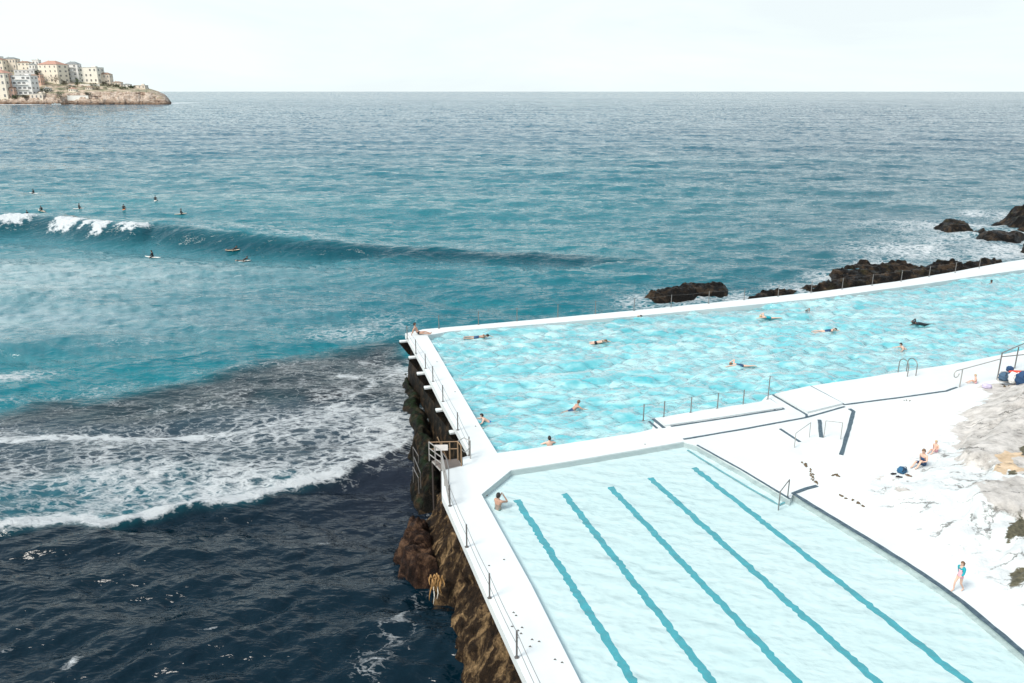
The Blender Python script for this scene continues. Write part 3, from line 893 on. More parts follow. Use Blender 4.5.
base = m.mix(m.math('MULTIPLY', sp2, m.math('MULTIPLY', a2.outputs['Fac'], .45)), base, (.34, .34, .33))
bb = m.n('Bump'); m.link(m.noise(v, 3.0, 9, .75), bb.inputs['Height']); bb.inputs['Distance'].default_value = .16; m.link(m.math('ADD', m.math('MULTIPLY', a2.outputs['Fac'], .7), .06), bb.inputs['Strength'])
M_ROCKP = m.done(m.bsdf(base, .85, bb.outputs[0], .3))
rp = from_np('rock_platform', np.stack([X, Y, Z], -1).reshape(-1, 3)[used], mpp[f], M_ROCKP)
tag(rp, kind='structure')
ca = rp.data.color_attributes.new('rockmask', 'FLOAT_COLOR', 'POINT')
cc = np.stack([gray, ochre, moss, 1 + 0 * moss], -1).reshape(-1, 4)[used]
ca.data.foreach_set('color', cc.astype(np.float32).ravel())
ra = rp.data.attributes.new('rough', 'FLOAT', 'POINT')
ra.data.foreach_set('value', sst(-.5, 1.5, sdf(X, Y, RR)).ravel()[used].astype(np.float32))

# washed-up weed along the foot of the rocks
bm = bmesh.new()


def weed(pts, n, w):
    for k in range(n):
        s = random.random() * (len(pts) - 1); i = int(s); a, b = drop(*pts[i]), drop(*pts[i + 1])
        q = lerp(a, b, s - i); r = random.uniform(.012, .045)
        x, y = q[0] + random.gauss(0, w), q[1] + random.gauss(0, w)
        z = max(0.0, float(rock_h(np.array([x]), np.array([y]))[0])) + .01
        an = random.uniform(0, PI)
        tube(bm, [(x - math.cos(an) * r * 2, y - math.sin(an) * r * 2, z), (x, y, z + .03), (x + math.cos(an) * r * 2, y + math.sin(an) * r * 2, z)], [r * .4, r, r * .3], 5)


weed([(801, 462), (809, 468), (812, 475), (814, 480), (818, 485)], 30, .04)
weed([(838, 495), (848, 499), (856, 502), (864, 507)], 22, .04)
weed([(834, 475.5), (838, 475.7)], 8, .05); weed([(903, 400), (912, 401)], 6, .08)
weed([(1000, 384), (1012, 388)], 8, .1)
o = bmobj('seaweed', bm, simple('brown_dried_weed', (.12, .085, .05), .9, 0, .4)); tag(o, kind='stuff'); 
bm = bmesh.new()
for a, b in [(513.5, 613), (516, 616), (512, 627), (518, 631), (521, 634), (522, 628), (517, 638), (532, 640), (530, 647), (539, 642), (555, 660), (562, 663), (487, 496), (475.5, 426.5), (455, 392), (645, 444.5), (437, 362), (489, 566), (504, 560)]:
    p = U(a, b, .0)
    tube(bm, [(p[0] - .04, p[1], .006), (p[0], p[1] + .02, .025), (p[0] + .045, p[1] - .01, .006)], [.008, .025, .008], 5)
o = bmobj('debris', bm, simple('dark_scraps', (.07, .06, .05), .9)); tag(o, kind='stuff')

# ------------------------------------------------------------------ the sea
CR = XY([(-330, 231), (-120, 227), (0, 222), (40, 221), (75, 224), (110, 228), (140, 229), (158, 227), (200, 232), (260, 238), (330, 242.5), (400, 246), (470, 248), (540, 249.5), (620, 251), (700, 252)], SEA + 1.3)
CRs = np.array([-330, -120, 0, 40, 75, 110, 140, 158, 200, 260, 330, 400, 470, 540, 620, 700.])
L1 = XY([(-400, 600), (-150, 555), (-60, 538), (0, 529), (35, 524), (60, 523), (85, 519), (100, 523), (130, 515), (165, 508), (195, 501), (230, 497), (265, 489), (300, 478), (335, 469), (370, 457), (395, 445), (418, 430)], SEA)
L2 = XY([(-100, 441), (0, 438), (100, 434), (160, 435), (240, 430), (290, 418), (340, 402), (368, 390), (374, 384), (366, 378), (340, 376)], SEA)
SH = XY([(-300, 440), (-60, 425), (30, 402), (110, 396), (180, 383), (230, 371), (280, 362), (310, 355), (345, 352), (400, 342), (440, 400), (440, 470), (300, 478), (100, 470), (-300, 520)], SEA)
WHP = np.vstack([XY([(-1500, 600), (-150, 555)], SEA), L1[2:], XY([(420, 430), (420, 410), (360, 398), (300, 400), (240, 405), (150, 420), (0, 422), (-200, 430), (-1500, 450)], SEA)])
NWL = np.array([p[:2] for p in top_out]) + np.array([0, 0.8])
ROCKC = [(U(690, 299, SEA), 5.5), (U(735, 300, SEA), 4), (U(800, 292, SEA), 4), (U(830, 283, SEA), 3.5), (U(880, 262, SEA), 6), (U(945, 226, SEA), 13), (U(900, 222, SEA), 6), (U(990, 236, SEA), 16), (U(930, 250, SEA), 12), (U(1000, 214, SEA), 8), (U(1010, 250, SEA), 9), (U(650, 303, SEA), 4)]


def crest_info(X, Y):
    d, s, t = polydist(X, Y, CR)
    L = np.hypot(*(CR[1:] - CR[:-1]).T); cum = np.concatenate([[0], np.cumsum(L)]) / L.sum()
    px = np.interp(t, cum, CRs)
    return d * s, px


def sea_feat(X, Y):
    sd, px = crest_info(X, Y)          # + on the shore side
    A = np.interp(px, [-330, -50, 0, 60, 160, 260, 400, 520, 620, 700], [1.2, 1.7, 2.0, 2.1, 2.3, 2.1, 1.7, 1.35, .95, .2])
    wob = .6 * (fbm(X * .08, Y * .08, 5, 3) - .5)
    s2 = sd + wob
    prof = np.where(s2 < 0, np.exp(-(s2 / 8.5) ** 2), np.exp(-(s2 / 3.0) ** 2)) - .16 * np.exp(-((s2 - 7) / 3.5) ** 2)
    h = A * prof
    d1, s1, t1 = polydist(X, Y, L1); q = d1 * s1     # + shore side of the bore
    q = q + 1.1 * (fbm(X * .3, Y * .3, 61, 4) - .5)
    fade = sst(0, .08, t1) * (1 - .5 * sst(.75, 1.0, t1))
    h = h + .38 * fade * np.where(q > 0, np.exp(-(q / .45) ** 2), np.exp(-(q / 5.5) ** 2) * (.6 + .5 * fbm(X * 1.2, Y * 1.2, 62, 4)))
    # swell hump at the left and edge of the submerged shelf
    c = U(40, 345, SEA); h = h + .55 * np.exp(-(((X - c[0]) / 9) ** 2 + ((Y - c[1] - .25 * (X - c[0])) / 2.6) ** 2))
    ds, ss_, ts = polydist(X, Y, SH[2:10]); h = h + .16 * np.exp(-(ds / .8) ** 2)
    return h, sd, px, q, t1


def sea_chop(X, Y, cell):
    r = np.random.RandomState(3); h = np.zeros(X.shape)
    wx = X + 2.2 * (fbm(X * .07, Y * .07, 71, 3) - .5) + .5 * (fbm(X * .5, Y * .5, 73, 2) - .5); wy = Y + 2.6 * (fbm(X * .07 + 5, Y * .07, 72, 3) - .5) + .6 * (fbm(X * .5 + 4, Y * .5, 74, 2) - .5)
    pat = .55 + .9 * fbm(X * .035, Y * .05, 81, 4)
    for lam, a, th, sp, n in [(70, .24, 1.50, .12, 3), (32, .20, 1.62, .22, 4), (15, .15, 1.55, .30, 6), (7.5, .13, 1.65, .38, 8), (3.8, .095, 1.7, .42, 9), (1.9, .060, 1.75, .48, 9), (1.0, .030, 1.8, .6, 7)]:
        for _ in range(n):
            t = th + r.normal() * sp; l = lam * math.exp(r.normal() * .22); k = 2 * PI / l
            ph = (wx * math.cos(t) + wy * math.sin(t)) * k + r.uniform(0, 6.28)
            w = sst(2.2, 4.5, l / cell)
            s = np.sin(ph)
            h += w * a / math.sqrt(n) * (l / lam) * (s + .34 * np.cos(2 * ph + .9)) * (pat if lam < 20 else 1.0)
    return h


def sea_z(x, y):
    X = np.array([x]); Y = np.array([y])
    return SEA + float(sea_feat(X, Y)[0][0] + sea_chop(X, Y, np.array([.25]))[0])


nth = 1000
th = np.concatenate([np.linspace(-64, -37, 90, endpoint=False), np.linspace(-37, 37, nth, endpoint=False), np.linspace(37, 64, 60, endpoint=False), np.linspace(64, 296, 70)]) * PI / 180
rr = 15 * (2600 / 15) ** (np.linspace(0, 1, 950)); rr = np.concatenate([[1.0, 6.0, 11.0], rr]); rr = np.concatenate([rr, 2600 * (24) ** (np.linspace(0, 1, 60)[1:])])
TH, R = np.meshgrid(th, rr)
X = R * np.sin(TH); Y = R * np.cos(TH)
cell = np.maximum(R * .0012, R * .00495 * .55)
HF, sd, px, q, t1 = sea_feat(X, Y)
HC = sea_chop(X, Y, cell)
calm = 1 - .45 * sst(-.5, 1, sdf(X, Y, SH))
Z = SEA + HF + HC * calm
# foam
n1 = fbm(X * .25, Y * .25, 91, 5, .6); n2 = fbm(X * 1.1, Y * 1.1, 92, 4, .6)
foam = np.zeros(X.shape)
brk = (np.exp(-((px - 8) / 30) ** 4) + np.exp(-((px + 120) / 60) ** 4) + np.exp(-((px - 72) / 12.5) ** 6) + np.exp(-((px - 93.5) / 4) ** 4) * .9 + np.exp(-((px - 105.5) / 6.5) ** 6) + np.exp(-((px - 136) / 17) ** 6)).clip(0, 1)
sp_ = np.interp(px, [-60, 30, 60, 74, 90, 97, 106, 118, 152, 165], [4.5, 1.8, 2.6, 3.4, 2.4, 1.6, 2.8, 1.7, 1.1, .6])
foam = np.maximum(foam, 1.25 * brk * sst(-1.6, -.4, sd) * (1 - sst(sp_ - 1.9, sp_ + .9, sd + 3.2 * (n2 - .5))))
Z += (foam > .5) * .45 * (n2 - .2)
# thin white line trailing along the crest and light foam behind it
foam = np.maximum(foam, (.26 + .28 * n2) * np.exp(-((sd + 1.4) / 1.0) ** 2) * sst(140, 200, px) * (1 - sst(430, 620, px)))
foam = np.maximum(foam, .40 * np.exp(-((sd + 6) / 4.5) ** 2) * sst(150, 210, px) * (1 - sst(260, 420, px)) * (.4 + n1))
# whitewash
inW = sst(-1.2, 1.2, sdf(X + 2 * (n1 - .5), Y + 2 * (n1 - .5), WHP))
behind = np.clip(-q, 0, None)
rightf = 1 - .15 * sst(.55, 1.0, t1)
foam = np.maximum(foam, inW * (.06 + .66 * n1 + .20 * np.exp(-behind / 3.5)) * (.80 + .24 * rightf))
fr = np.where(q > 0, np.exp(-(q / .35) ** 2), np.exp(-(q / (.4 + .9 * n1)) ** 2)) * (.72 + .55 * n2)
foam = np.maximum(foam, fr * (1 - .35 * sst(.7, 1.0, t1)) * sst(.0, .06, t1))
d2, s2, t2 = polydist(X + 1.1 * (n1 - .5), Y + 1.1 * (n1 - .5), L2)
foam = np.maximum(foam, (.95 * np.exp(-(d2 / .55) ** 2)) * (.62 + .6 * n2) * (1 - .35 * sst(.4, .8, t2)))
foam = np.maximum(foam, (.36 * np.exp(-(d2 / 3.0) ** 2)) * (.5 + .9 * n1))
inS = sst(-1.6, 2.0, sdf(X + 5 * (n1 - .5) + 1.5 * (n2 - .5), Y + 5 * (n1 - .5), SH))
foam = np.maximum(foam, inS * (-.08 + .72 * n1))
# along the walls
dn, sn, tn = polydist(X, Y, NWL)
foam = np.maximum(foam, (1 - sst(.5, 5.5, dn)) * (.35 + .5 * n1) * (1 - .3 * tn))
dl, sl, tl = polydist(X, Y, np.array([p[:2] for p in wallW]) + np.array([-1.2, 0]))
foam = np.maximum(foam, (1 - sst(.2, 2.5, dl)) * (.15 + .5 * n1))
c = U(345, 335, SEA); foam = np.maximum(foam, (.20 + .40 * n1) * np.exp(-(((X - c[0]) / 8) ** 2 + ((Y - c[1]) / 3.5) ** 2)))
c = U(385, 322, SEA); foam = np.maximum(foam, (.20 + .40 * n1) * np.exp(-(((X - c[0]) / 5) ** 2 + ((Y - c[1]) / 5) ** 2)))
for (c, r_) in ROCKC:
    foam = np.maximum(foam, (.25 + .55 * n1) * np.exp(-(((X - c[0]) / (r_ * 1.25)) ** 2 + ((Y - c[1]) / (r_ * .9)) ** 2) ** 1.3))
# pale drifting patches
for a, b, rx, ry, k in [(8, 375, 5, 1.8, .62), (205, 640, .8, .10, .55), (75, 674, .35, .5, .65), (5, 660, .8, .12, .5), (330, 540, 2.4, .25, .42), (400, 640, 1.2, 1.6, .42), (415, 612, .9, 1.2, .36), (372, 672, 1.2, 1.0, .46),
                        (120, 385, 9, 1.6, .36), (335, 412, 6, 3.0, .62), (250, 438, 9, 3.0, .60), (385, 425, 2.6, 4, .6), (130, 470, 11, 2.6, .62), (200, 405, 9, 1.6, .42), (60, 395, 9, 1.6, .36), (130, 345, 9, 1.6, .33), (230, 330, 10, 1.6, .30), (60, 300, 14, 3.0, .30), (190, 290, 14, 3, .28), (250, 368, 8, .8, .40), (320, 312, 8, 2.6, .33)]:
    c = U(a, b, SEA); u_ = X - c[0]; v_ = Y - c[1] - .22 * u_
    foam = np.maximum(foam, k * (.55 + .7 * n2) * np.exp(-((u_ / rx) ** 2 + (v_ / ry) ** 2)))
# whitewater at the tip of the headland
c = U(180, 103, SEA); foam = np.maximum(foam, .8 * np.exp(-(((X - c[0]) / 40) ** 2 + ((Y - c[1]) / 60) ** 2)))
hl = XY([(-160, 104.6), (0, 104.7), (60, 104.6), (120, 104.5), (160, 104.3), (176, 103.2)], SEA)
dh, _s, _t = polydist(X, Y, hl); foam = np.maximum(foam, np.exp(-((dh - 4) / 16) ** 2) * (.35 + .6 * n1))
# sparse foam flecks far out
foam = np.clip(foam, 0, 1.3)
# water colour by zone, shelf included; sky glare and darker wave front painted in
rng = np.hypot(X, Y)
deep = np.array([.006, .092, .140]); bay = np.array([.003, .130, .160]); glare_tint = np.array([.40, .49, .485]); shelf = np.array([.017, .018, .022]); navy = np.array([.0004, .010, .018])
t = sst(110, 420, rng)[..., None]
col = bay * (1 - t) + deep * t
t = (sst(60, 140, rng) * (1 - sst(150, 320, rng)) * .28 * (.6 + .8 * n1))[..., None]; col = col * (1 - t) + np.array([.09, .24, .26]) * t
mk = np.exp(-(((X - U(-30, 285, SEA)[0]) / 30) ** 2 + ((Y - U(40, 280, SEA)[1]) / 13) ** 2))  # pale area painted where the water mirrors bright cloud
mk = np.maximum(mk, .8 * np.exp(-(((X - U(-30, 325, SEA)[0]) / 24) ** 2 + ((Y - U(0, 320, SEA)[1]) / 8) ** 2))) * sst(2, 9, sd)
t = (np.clip(mk * (-.15 + 1.5 * n2), 0, .7))[..., None]; col = col * (1 - t) + glare_tint * t
face = np.exp(-((sd - 2.2) / 2.6) ** 2) * (1 - sst(560, 700, px)) * sst(0.2, 1.2, sd + .6); t = (face * .85)[..., None]; col = col * (1 - t) + np.array([.0, .040, .058]) * t  # wave front painted darker, since it mirrors less sky
grey = sst(500, 900, 512 + X / np.maximum(Y * .9547 + 6, 1) * 800) * sst(60, 90, rng); t = (.45 * grey)[..., None]; col = col * (1 - t) + np.array([.045, .085, .105]) * t
t = (inS * (.75 + .3 * n1)).clip(0, 1)[..., None]; col = col * (1 - t) + shelf * t
t = (inW * .55)[..., None]; col = col * (1 - t) + np.array([.03, .055, .075]) * t
shore = sst(-.6, .8, q) * sst(.0, .03, t1) * (1 - sst(52, 62, Y)); t = shore[..., None]; col = col * (1 - t) + navy * t
purp = np.exp(-(((X - U(395, 470, SEA)[0]) / 4.5) ** 2 + ((Y - U(395, 470, SEA)[1]) / 7) ** 2)); t = (.3 * purp)[..., None]; col = col * (1 - t) + np.array([.035, .028, .040]) * t
sea = from_np('sea', np.stack([X, Y, Z], -1).reshape(-1, 3), grid_faces(*X.shape)[:, ::-1], M_SEA)
tag(sea, kind='structure')
fa = sea.data.attributes.new('foam', 'FLOAT', 'POINT'); fa.data.foreach_set('value', foam.ravel().astype(np.float32))
ta = sea.data.color_attributes.new('tint', 'FLOAT_COLOR', 'POINT')
ta.data.foreach_set('color', np.concatenate([col, np.ones(X.shape + (1,))], -1).reshape(-1).astype(np.float32))
# ------------------------------------------------------------------ the headland
HD = 1290.0
sl = U(60, 104.6, SEA)[1]


def hx(px, Y): return UY(px, 95, Y)[0]


def hz(px, py, Y): return UY(px, py, Y)[2]


# skyline of the bare ground, height profile by picture column at the plateau behind the cliff
GPX = np.array([-160, -60, 0, 20, 45, 70, 95, 112, 124, 140, 152, 160, 166, 169, 172])
GTOP = np.array([74, 72, 70, 72, 76, 80, 82.5, 83.5, 85.0, 87.2, 88.8, 91.5, 95, 99, 105])
GMID = np.array([97, 97, 97.5, 97, 94, 93, 92, 91.5, 91.5, 91.5, 92.5, 95, 98, 101, 105.5])   # lip of the cliff
nx_, ny_ = 420, 120
pxs = np.linspace(-160, 173, nx_); dd = np.linspace(-6, 330, ny_)
PXg, DD = np.meshgrid(pxs, dd)
Yg = sl + DD
Xg = (PXg - 512) / F * (Yg * math.cos(PITCH) + 20 * math.sin(PITCH))
ym = np.interp(PXg, GPX, GMID); yt = np.interp(PXg, GPX, GTOP)
zmid = CAMZ + (sl + 22) * np.tan(np.arctan((341.5 - ym) / F) - PITCH)
ztop = CAMZ + (sl + 170) * np.tan(np.arctan((341.5 - yt) / F) - PITCH)
zmid = np.maximum(zmid, SEA - .5); ztop = np.maximum(ztop, zmid)
n1h = fbm(Xg * .03, Yg * .03, 201, 5)
n2h = fbm(Xg * .12, Yg * .12, 202, 4)
dq = DD + 26 * (n1h - .5) + 12 * (n2h - .5)
zc = SEA - 1 + (zmid - SEA + 1) * (.16 * sst(-2, 1, dq) + .30 * sst(4, 7, dq) + .26 * sst(11, 13, dq) + .28 * sst(17, 22, dq))
Zg = zc + (ztop - zmid) * sst(20, 190, dq) ** .85 + 1.2 * (n2h - .5) * sst(0, 10, dq)
Zg = np.where(PXg > 171.5, SEA - 2, Zg)
m = N('headland_ground'); v = m.coord()
geo = m.n('NewGeometry'); sp = m.n('SeparateXYZ'); m.link(geo.outputs['Normal'], sp.inputs[0])
ps = m.n('SeparateXYZ'); m.link(geo.outputs['Position'], ps.inputs[0])
vl = m.coord((.05, .05, .20))
strata = m.ramp(m.noise(vl, 1.0, 6, .7, .4), [(.32, (.05, .035, .03)), (.42, (.26, .18, .13)), (.50, (.56, .48, .40)), (.55, (.20, .135, .10)), (.63, (.50, .41, .32)), (.70, (.10, .07, .055))])  # rock layers; the darkest stops also paint cliff shadows into the colour
low = m.ramp(m.noise(m.coord(), .12, 6, .7), [(.40, (.03, .022, .018)), (.62, (.20, .13, .085))])
kk = m.ramp(m.math('DIVIDE', m.math('ADD', ps.outputs[2], 4.0), 9.0), [(.25, 0.0), (.8, 1.0)])
rockc = m.mix(kk, low, strata)
grass = m.ramp(m.noise(v, .06, 6, .65), [(.38, (.07, .085, .05)), (.47, (.26, .25, .16)), (.58, (.50, .40, .31))])
slope = m.ramp(sp.outputs[2], [(.88, 0.0), (.985, 1.0)])
c = m.mix(m.math('MULTIPLY', slope, kk), rockc, grass)
M_HEAD = m.done(m.bsdf(c, .9, m.bump(m.noise(v, .4, 8, .7), .8, 1.5), .2))
hd = from_np('headland', np.stack([Xg, Yg, Zg], -1).reshape(-1, 3), grid_faces(ny_, nx_), M_HEAD)
tag(hd, kind='structure')


def ground_at(px, Y):
    i = int(np.clip(np.searchsorted(pxs, px), 1, nx_ - 1)); j = int(np.clip(np.searchsorted(dd, Y - sl), 1, ny_ - 1))
    return float(Zg[j, i])


def depth_for(px, py):
    """distance at which the sight line through (px, py) meets the headland ground"""
    i = int(np.clip(np.searchsorted(pxs, px), 1, nx_ - 1))
    for j in range(2, ny_):
        if Zg[j, i] >= UY(px, py, sl + dd[j])[2]: return sl + dd[j]
    return sl + 150


def wallmat(nm, c): return simple('render_' + nm, c, .8, 0, .07, .5, .1, .2)


M_GLASS = simple('dark_window_glass', (.22, .215, .21), .15, 0, .2, 1, 0, .6)
M_TERR = simple('terracotta_tiles', (.42, .24, .18), .8, 0, .2, 1.0, .4)
M_GREYR = simple('grey_roof_tiles', (.22, .24, .24), .8, 0, .2, 1.0, .4)
M_BRNR = simple('brown_roof_tiles', (.28, .18, .13), .8, 0, .2, 1.0, .4)
M_FLAT = simple('pale_flat_roof', (.50, .48, .45), .9)
MROOF = {'terr': M_TERR, 'grey': M_GREYR, 'brown': M_BRNR, 'flat': M_FLAT}
win_cache = {}


def win_mesh(w, h):
    k = (round(w, 1), round(h, 1))
    if k not in win_cache:
        bm = bmesh.new(); box(bm, (0, 0, 0), (w, .30, h)); me = bpy.data.meshes.new('window'); bm.to_mesh(me); bm.free(); me.materials.append(M_GLASS)
        win_cache[k] = me
    return win_cache[k]


def building(label, x0, x1, ytop, ybase, wall, roof, rows, cols, dpx=None, side=0.0, balc=False, Y=None, rise=0.22, sidew=None, wfrac=.34, group=None, deep=None):
    xc = (x0 + x1) / 2
    Yf = Y or depth_for(xc, ybase)
    px2m = (Yf * math.cos(PITCH) + 20 * math.sin(PITCH)) / F
    wd = (x1 - x0) * px2m; zt = hz(xc, ytop, Yf); zb = hz(xc, ybase, Yf) - 3.0
    ht = zt - zb; dp = deep or max(9.0, wd * .7)
    X0 = hx(x0, Yf); rz = math.radians(side)
    t = empty('apartment_building', (X0, Yf, zb), rz); tag(t, label, 'building', group)
    bm = bmesh.new(); box(bm, (wd / 2, dp / 2, ht / 2), (wd, dp, ht)); bmobj('wall', bm, wall, t)
    mr = MROOF[roof]; bm = bmesh.new()
    if roof == 'flat':
        box(bm, (wd / 2, dp / 2, ht + .25), (wd + .6, dp + .6, .5)); ro = bmobj('roof', bm, mr, t)
        bm = bmesh.new(); box(bm, (wd * .7, dp * .5, ht + 1.6), (wd * .22, dp * .3, 2.2)); bmobj('roof_housing', bm, wall, ro)
    else:
        e = .7; hr = wd * rise; i = min(wd, dp) * .45
        b = [(-e, -e), (wd + e, -e), (wd + e, dp + e), (-e, dp + e)]
        tp = [(i, i), (wd - i, i), (wd - i, dp - i), (i, dp - i)]
        vb = [bm.verts.new((x, y, ht + .02)) for x, y in b]; vt = [bm.verts.new((x, y, ht + hr)) for x, y in tp]
        bm.faces.new(vb[::-1]); bm.faces.new(vt)
        for k in range(4): bm.faces.new((vb[k], vb[(k + 1) % 4], vt[(k + 1) % 4], vt[k]))
        ro = bmobj('roof', bm, mr, t)
        bm = bmesh.new(); box(bm, (wd * .3, dp * .5, ht + hr), (1.0, 1.0, 2.4)); bmobj('chimney', bm, wall, ro)
    vis = ht - 3.0
    sh = vis / rows
    for r in range(rows):
        zc_ = 3.0 + (r + .52) * sh
        for q in range(cols):
            if cols > 2 and (q * 7 + r * 5 + int(x0)) % 9 == 0: continue
            w = wd / cols * wfrac
            o = bpy.data.objects.new('window', win_mesh(w, sh * .42)); C.objects.link(o); o.parent = t
            o.location = ((q + .5) * wd / cols, -.02, zc_)
        for q in range(2):
            o = bpy.data.objects.new('window', win_mesh(dp * .16, sh * .40)); C.objects.link(o); o.parent = t
            o.location = (wd + .02, (q + .5) * dp / 2, zc_); o.rotation_euler = (0, 0, PI / 2)
        if balc:
            bm = bmesh.new(); box(bm, (wd * .5, -.9, zc_ - sh * .36), (wd * .62, 1.8, .35)); bl_ = bmobj('balcony', bm, wall, t)
            bm = bmesh.new(); box(bm, (wd * .5, -1.74, zc_ - sh * .36 + .75), (wd * .62, .12, 1.0)); bmobj('balustrade', bm, wall, bl_)
    return t


cream = wallmat('cream', (.84, .76, .63)); white = wallmat('white', (.84, .81, .74)); pink = wallmat('pink', (.68, .46, .36)); beige = wallmat('beige', (.76, .67, .56))
offw = wallmat('off_white', (.82, .80, .76)); grey = wallmat('grey', (.62, .62, .60)); peach = wallmat('peach', (.80, .62, .45)); yellow = wallmat('pale_yellow', (.84, .80, .70))
BG = 'apartment buildings on the headland'
building('cream block behind the shore at the far left edge under a terracotta roof', -14, 7.5, 73, 99, cream, 'terr', 4, 4, rise=.16, group=BG)
building('narrow pink block squeezed between the cream and white shore blocks', 8.2, 13, 74, 97, pink, 'flat', 4, 1, group=BG)
building('white shore block with several storeys of balconies near the left edge', 14, 33, 75.5, 95.5, offw, 'flat', 4, 4, balc=True, wfrac=.6, group=BG)
building('long grey white block just above the white balcony block', 18, 38, 70, 77, grey, 'flat', 2, 5, group=BG, Y=sl + 110)
building('pinkish block with dark windows left of the terracotta-roofed cream tower', 33.5, 43, 74.5, 84, pink, 'flat', 2, 3, group=BG, Y=sl + 95)
building('large cream block with a terracotta hip roof in the middle of the headland', 42.5, 64, 64.5, 82.5, cream, 'terr', 4, 4, side=-12, rise=.17, wfrac=.24, group=BG)
building('slim grey white tower with balconies and a grey hip roof beside the cream block', 69.5, 81.5, 64, 80.5, offw, 'grey', 4, 2, balc=True, rise=.20, group=BG)
building('wide flat-roofed off-white block right of the slim grey tower', 82.5, 101, 67.5, 83.0, yellow, 'flat', 3, 4, side=-5, wfrac=.34, group=BG)
building('small beige house with a brown roof at the right end of the tall blocks', 101.5, 112, 74.2, 83.5, beige, 'brown', 2, 3, rise=.16, group=BG)
building('hilltop cream block under a long brown roof at the upper left edge', -12, 8, 60, 76, cream, 'brown', 3, 5, rise=.12, group=BG, Y=sl + 200)
building('hilltop beige block with a grey green hip roof behind the white shore block', 8.5, 21, 58.8, 74, beige, 'grey', 3, 4, rise=.14, group=BG, Y=sl + 215)
building('hilltop cream house with a brown roof left of the terracotta-roofed block', 22.5, 34, 62.5, 74, cream, 'brown', 3, 3, rise=.13, group=BG, Y=sl + 180)
building('small white block peeking out behind the left side of the terracotta-roofed block', 37.5, 44, 60, 72, offw, 'flat', 2, 2, group=BG, Y=sl + 230)
building('orange beige block behind the gap left of the slim tower', 63.5, 68.8, 67, 82.5, peach, 'flat', 3, 1, group=BG, Y=sl + 150)
building('low beige house with a grey roof just past the last tall blocks', 113.5, 122, 82.2, 86, beige, 'brown', 1, 3, rise=.1, group=BG)
building('low white house on the slope towards the headland tip', 124.5, 131, 84.3, 87.5, white, 'grey', 1, 2, rise=.1, group=BG)
building('last low flat house near the bare tip of the headland', 135, 146, 85.4, 88.4, beige, 'flat', 1, 3, group=BG)
building('small beige boathouse with a flat roof low on the shore', 30, 42.5, 93.8, 99.5, beige, 'flat', 1, 3, group=BG)
for nm, x0, x1, y0, y1, l in [('retaining_wall', 67, 88, 95.6, 98.6, 'low white retaining wall on the shore rocks of the headland'), ('retaining_wall', 82, 101, 84.2, 85.8, 'white wall along the street below the flat-roofed block')]:
    Yf = depth_for((x0 + x1) / 2, y1) - 3; bm = bmesh.new(); za, zb = hz(x0, y0, Yf), hz(x0, y1, Yf) - 3
    X0, X1 = hx(x0, Yf), hx(x1, Yf); box(bm, ((X0 + X1) / 2, Yf, (za + zb) / 2), (X1 - X0, 1.2, za - zb)); box(bm, ((X0 + X1) / 2, Yf, za + .15), (X1 - X0 + .4, 1.6, .3))
    o = bmobj(nm, bm, white); tag(o, l, 'wall')


def tree(px, py, wpx, hpx, label, col, Y=None):
    Yf = Y or depth_for(px, py); k = (Yf) / F; w, h = wpx * k, hpx * k
    t = empty('tree', (hx(px, Yf), Yf, hz(px, py, Yf) - 1)); tag(t, label, 'tree', 'trees on the headland')
    bm = bmesh.new(); tube(bm, [(0, 0, 0), (.2, 0, h * .35), (-.2, .1, h * .7)], [.5, .38, .15], 6)
    for q in range(4):
        a = q * 1.6; tube(bm, [(0, 0, h * .35), (math.cos(a) * w * .2, math.sin(a) * w * .2, h * .6), (math.cos(a) * w * .34, math.sin(a) * w * .3, h * .72)], [.25, .15, .06], 5)
    bmobj('trunk', bm, simple('bark', (.12, .09, .07), .9), t)
    bm = bmesh.new()
    cl = [(random.gauss(0, w * .22), random.gauss(0, w * .22), h * random.uniform(.35, .92), w * random.uniform(.12, .24)) for _ in range(13)]
    for (x, y, z, r) in cl:
        for _ in range(60):
            dv = Vector((random.gauss(0, 1), random.gauss(0, 1), random.gauss(0, .8))).normalized() * r * random.uniform(.6, 1.05)
            p = Vector((x, y, z)) + dv; s = random.uniform(.5, 1.1)
            u1 = Vector((random.gauss(0, 1), random.gauss(0, 1), random.gauss(0, 1))).normalized() * s; u2 = Vector((random.gauss(0, 1), random.gauss(0, 1), random.gauss(0, 1))).normalized() * s
            bm.faces.new([bm.verts.new(p), bm.verts.new(p + u1), bm.verts.new(p + u2)])
    bmobj('crown', bm, simple('foliage_%d' % int(col[0] * 1000), col, .8, 0, .5, .6, 0), t)


G1 = (.060, .085, .040); G2 = (.13, .12, .085); G3 = (.045, .062, .035)
building('tiny white house between the shore boathouse and the dark round tree', 44, 50, 88.2, 92.5, white, 'grey', 1, 2, rise=.14, group=BG)
building('small cream house under a terracotta roof right of the dark round tree', 69, 76, 88.6, 92.2, cream, 'terr', 1, 3, rise=.14, group=BG)
building('low cream terrace house on the slope below the slim tower', 86, 93, 87.2, 90, beige, 'brown', 1, 3, rise=.12, group=BG)
building('second hilltop white house just left of the terracotta-roofed block', 33.5, 39.5, 64.5, 74, white, 'grey', 2, 2, rise=.14, group=BG, Y=sl + 165)
building('pale hilltop flat at the very top left behind the brown roof', -4, 6, 56.5, 70, offw, 'flat', 2, 3, group=BG, Y=sl + 260)
building('narrow grey block between the slim tower and the flat-roofed block', 80.8, 84, 71, 82.5, grey, 'flat', 3, 1, group=BG, Y=sl + 160)
building('small pink house in front of the white balcony block', 7, 14.5, 88, 98, pink, 'brown', 2, 2, rise=.14, group=BG)
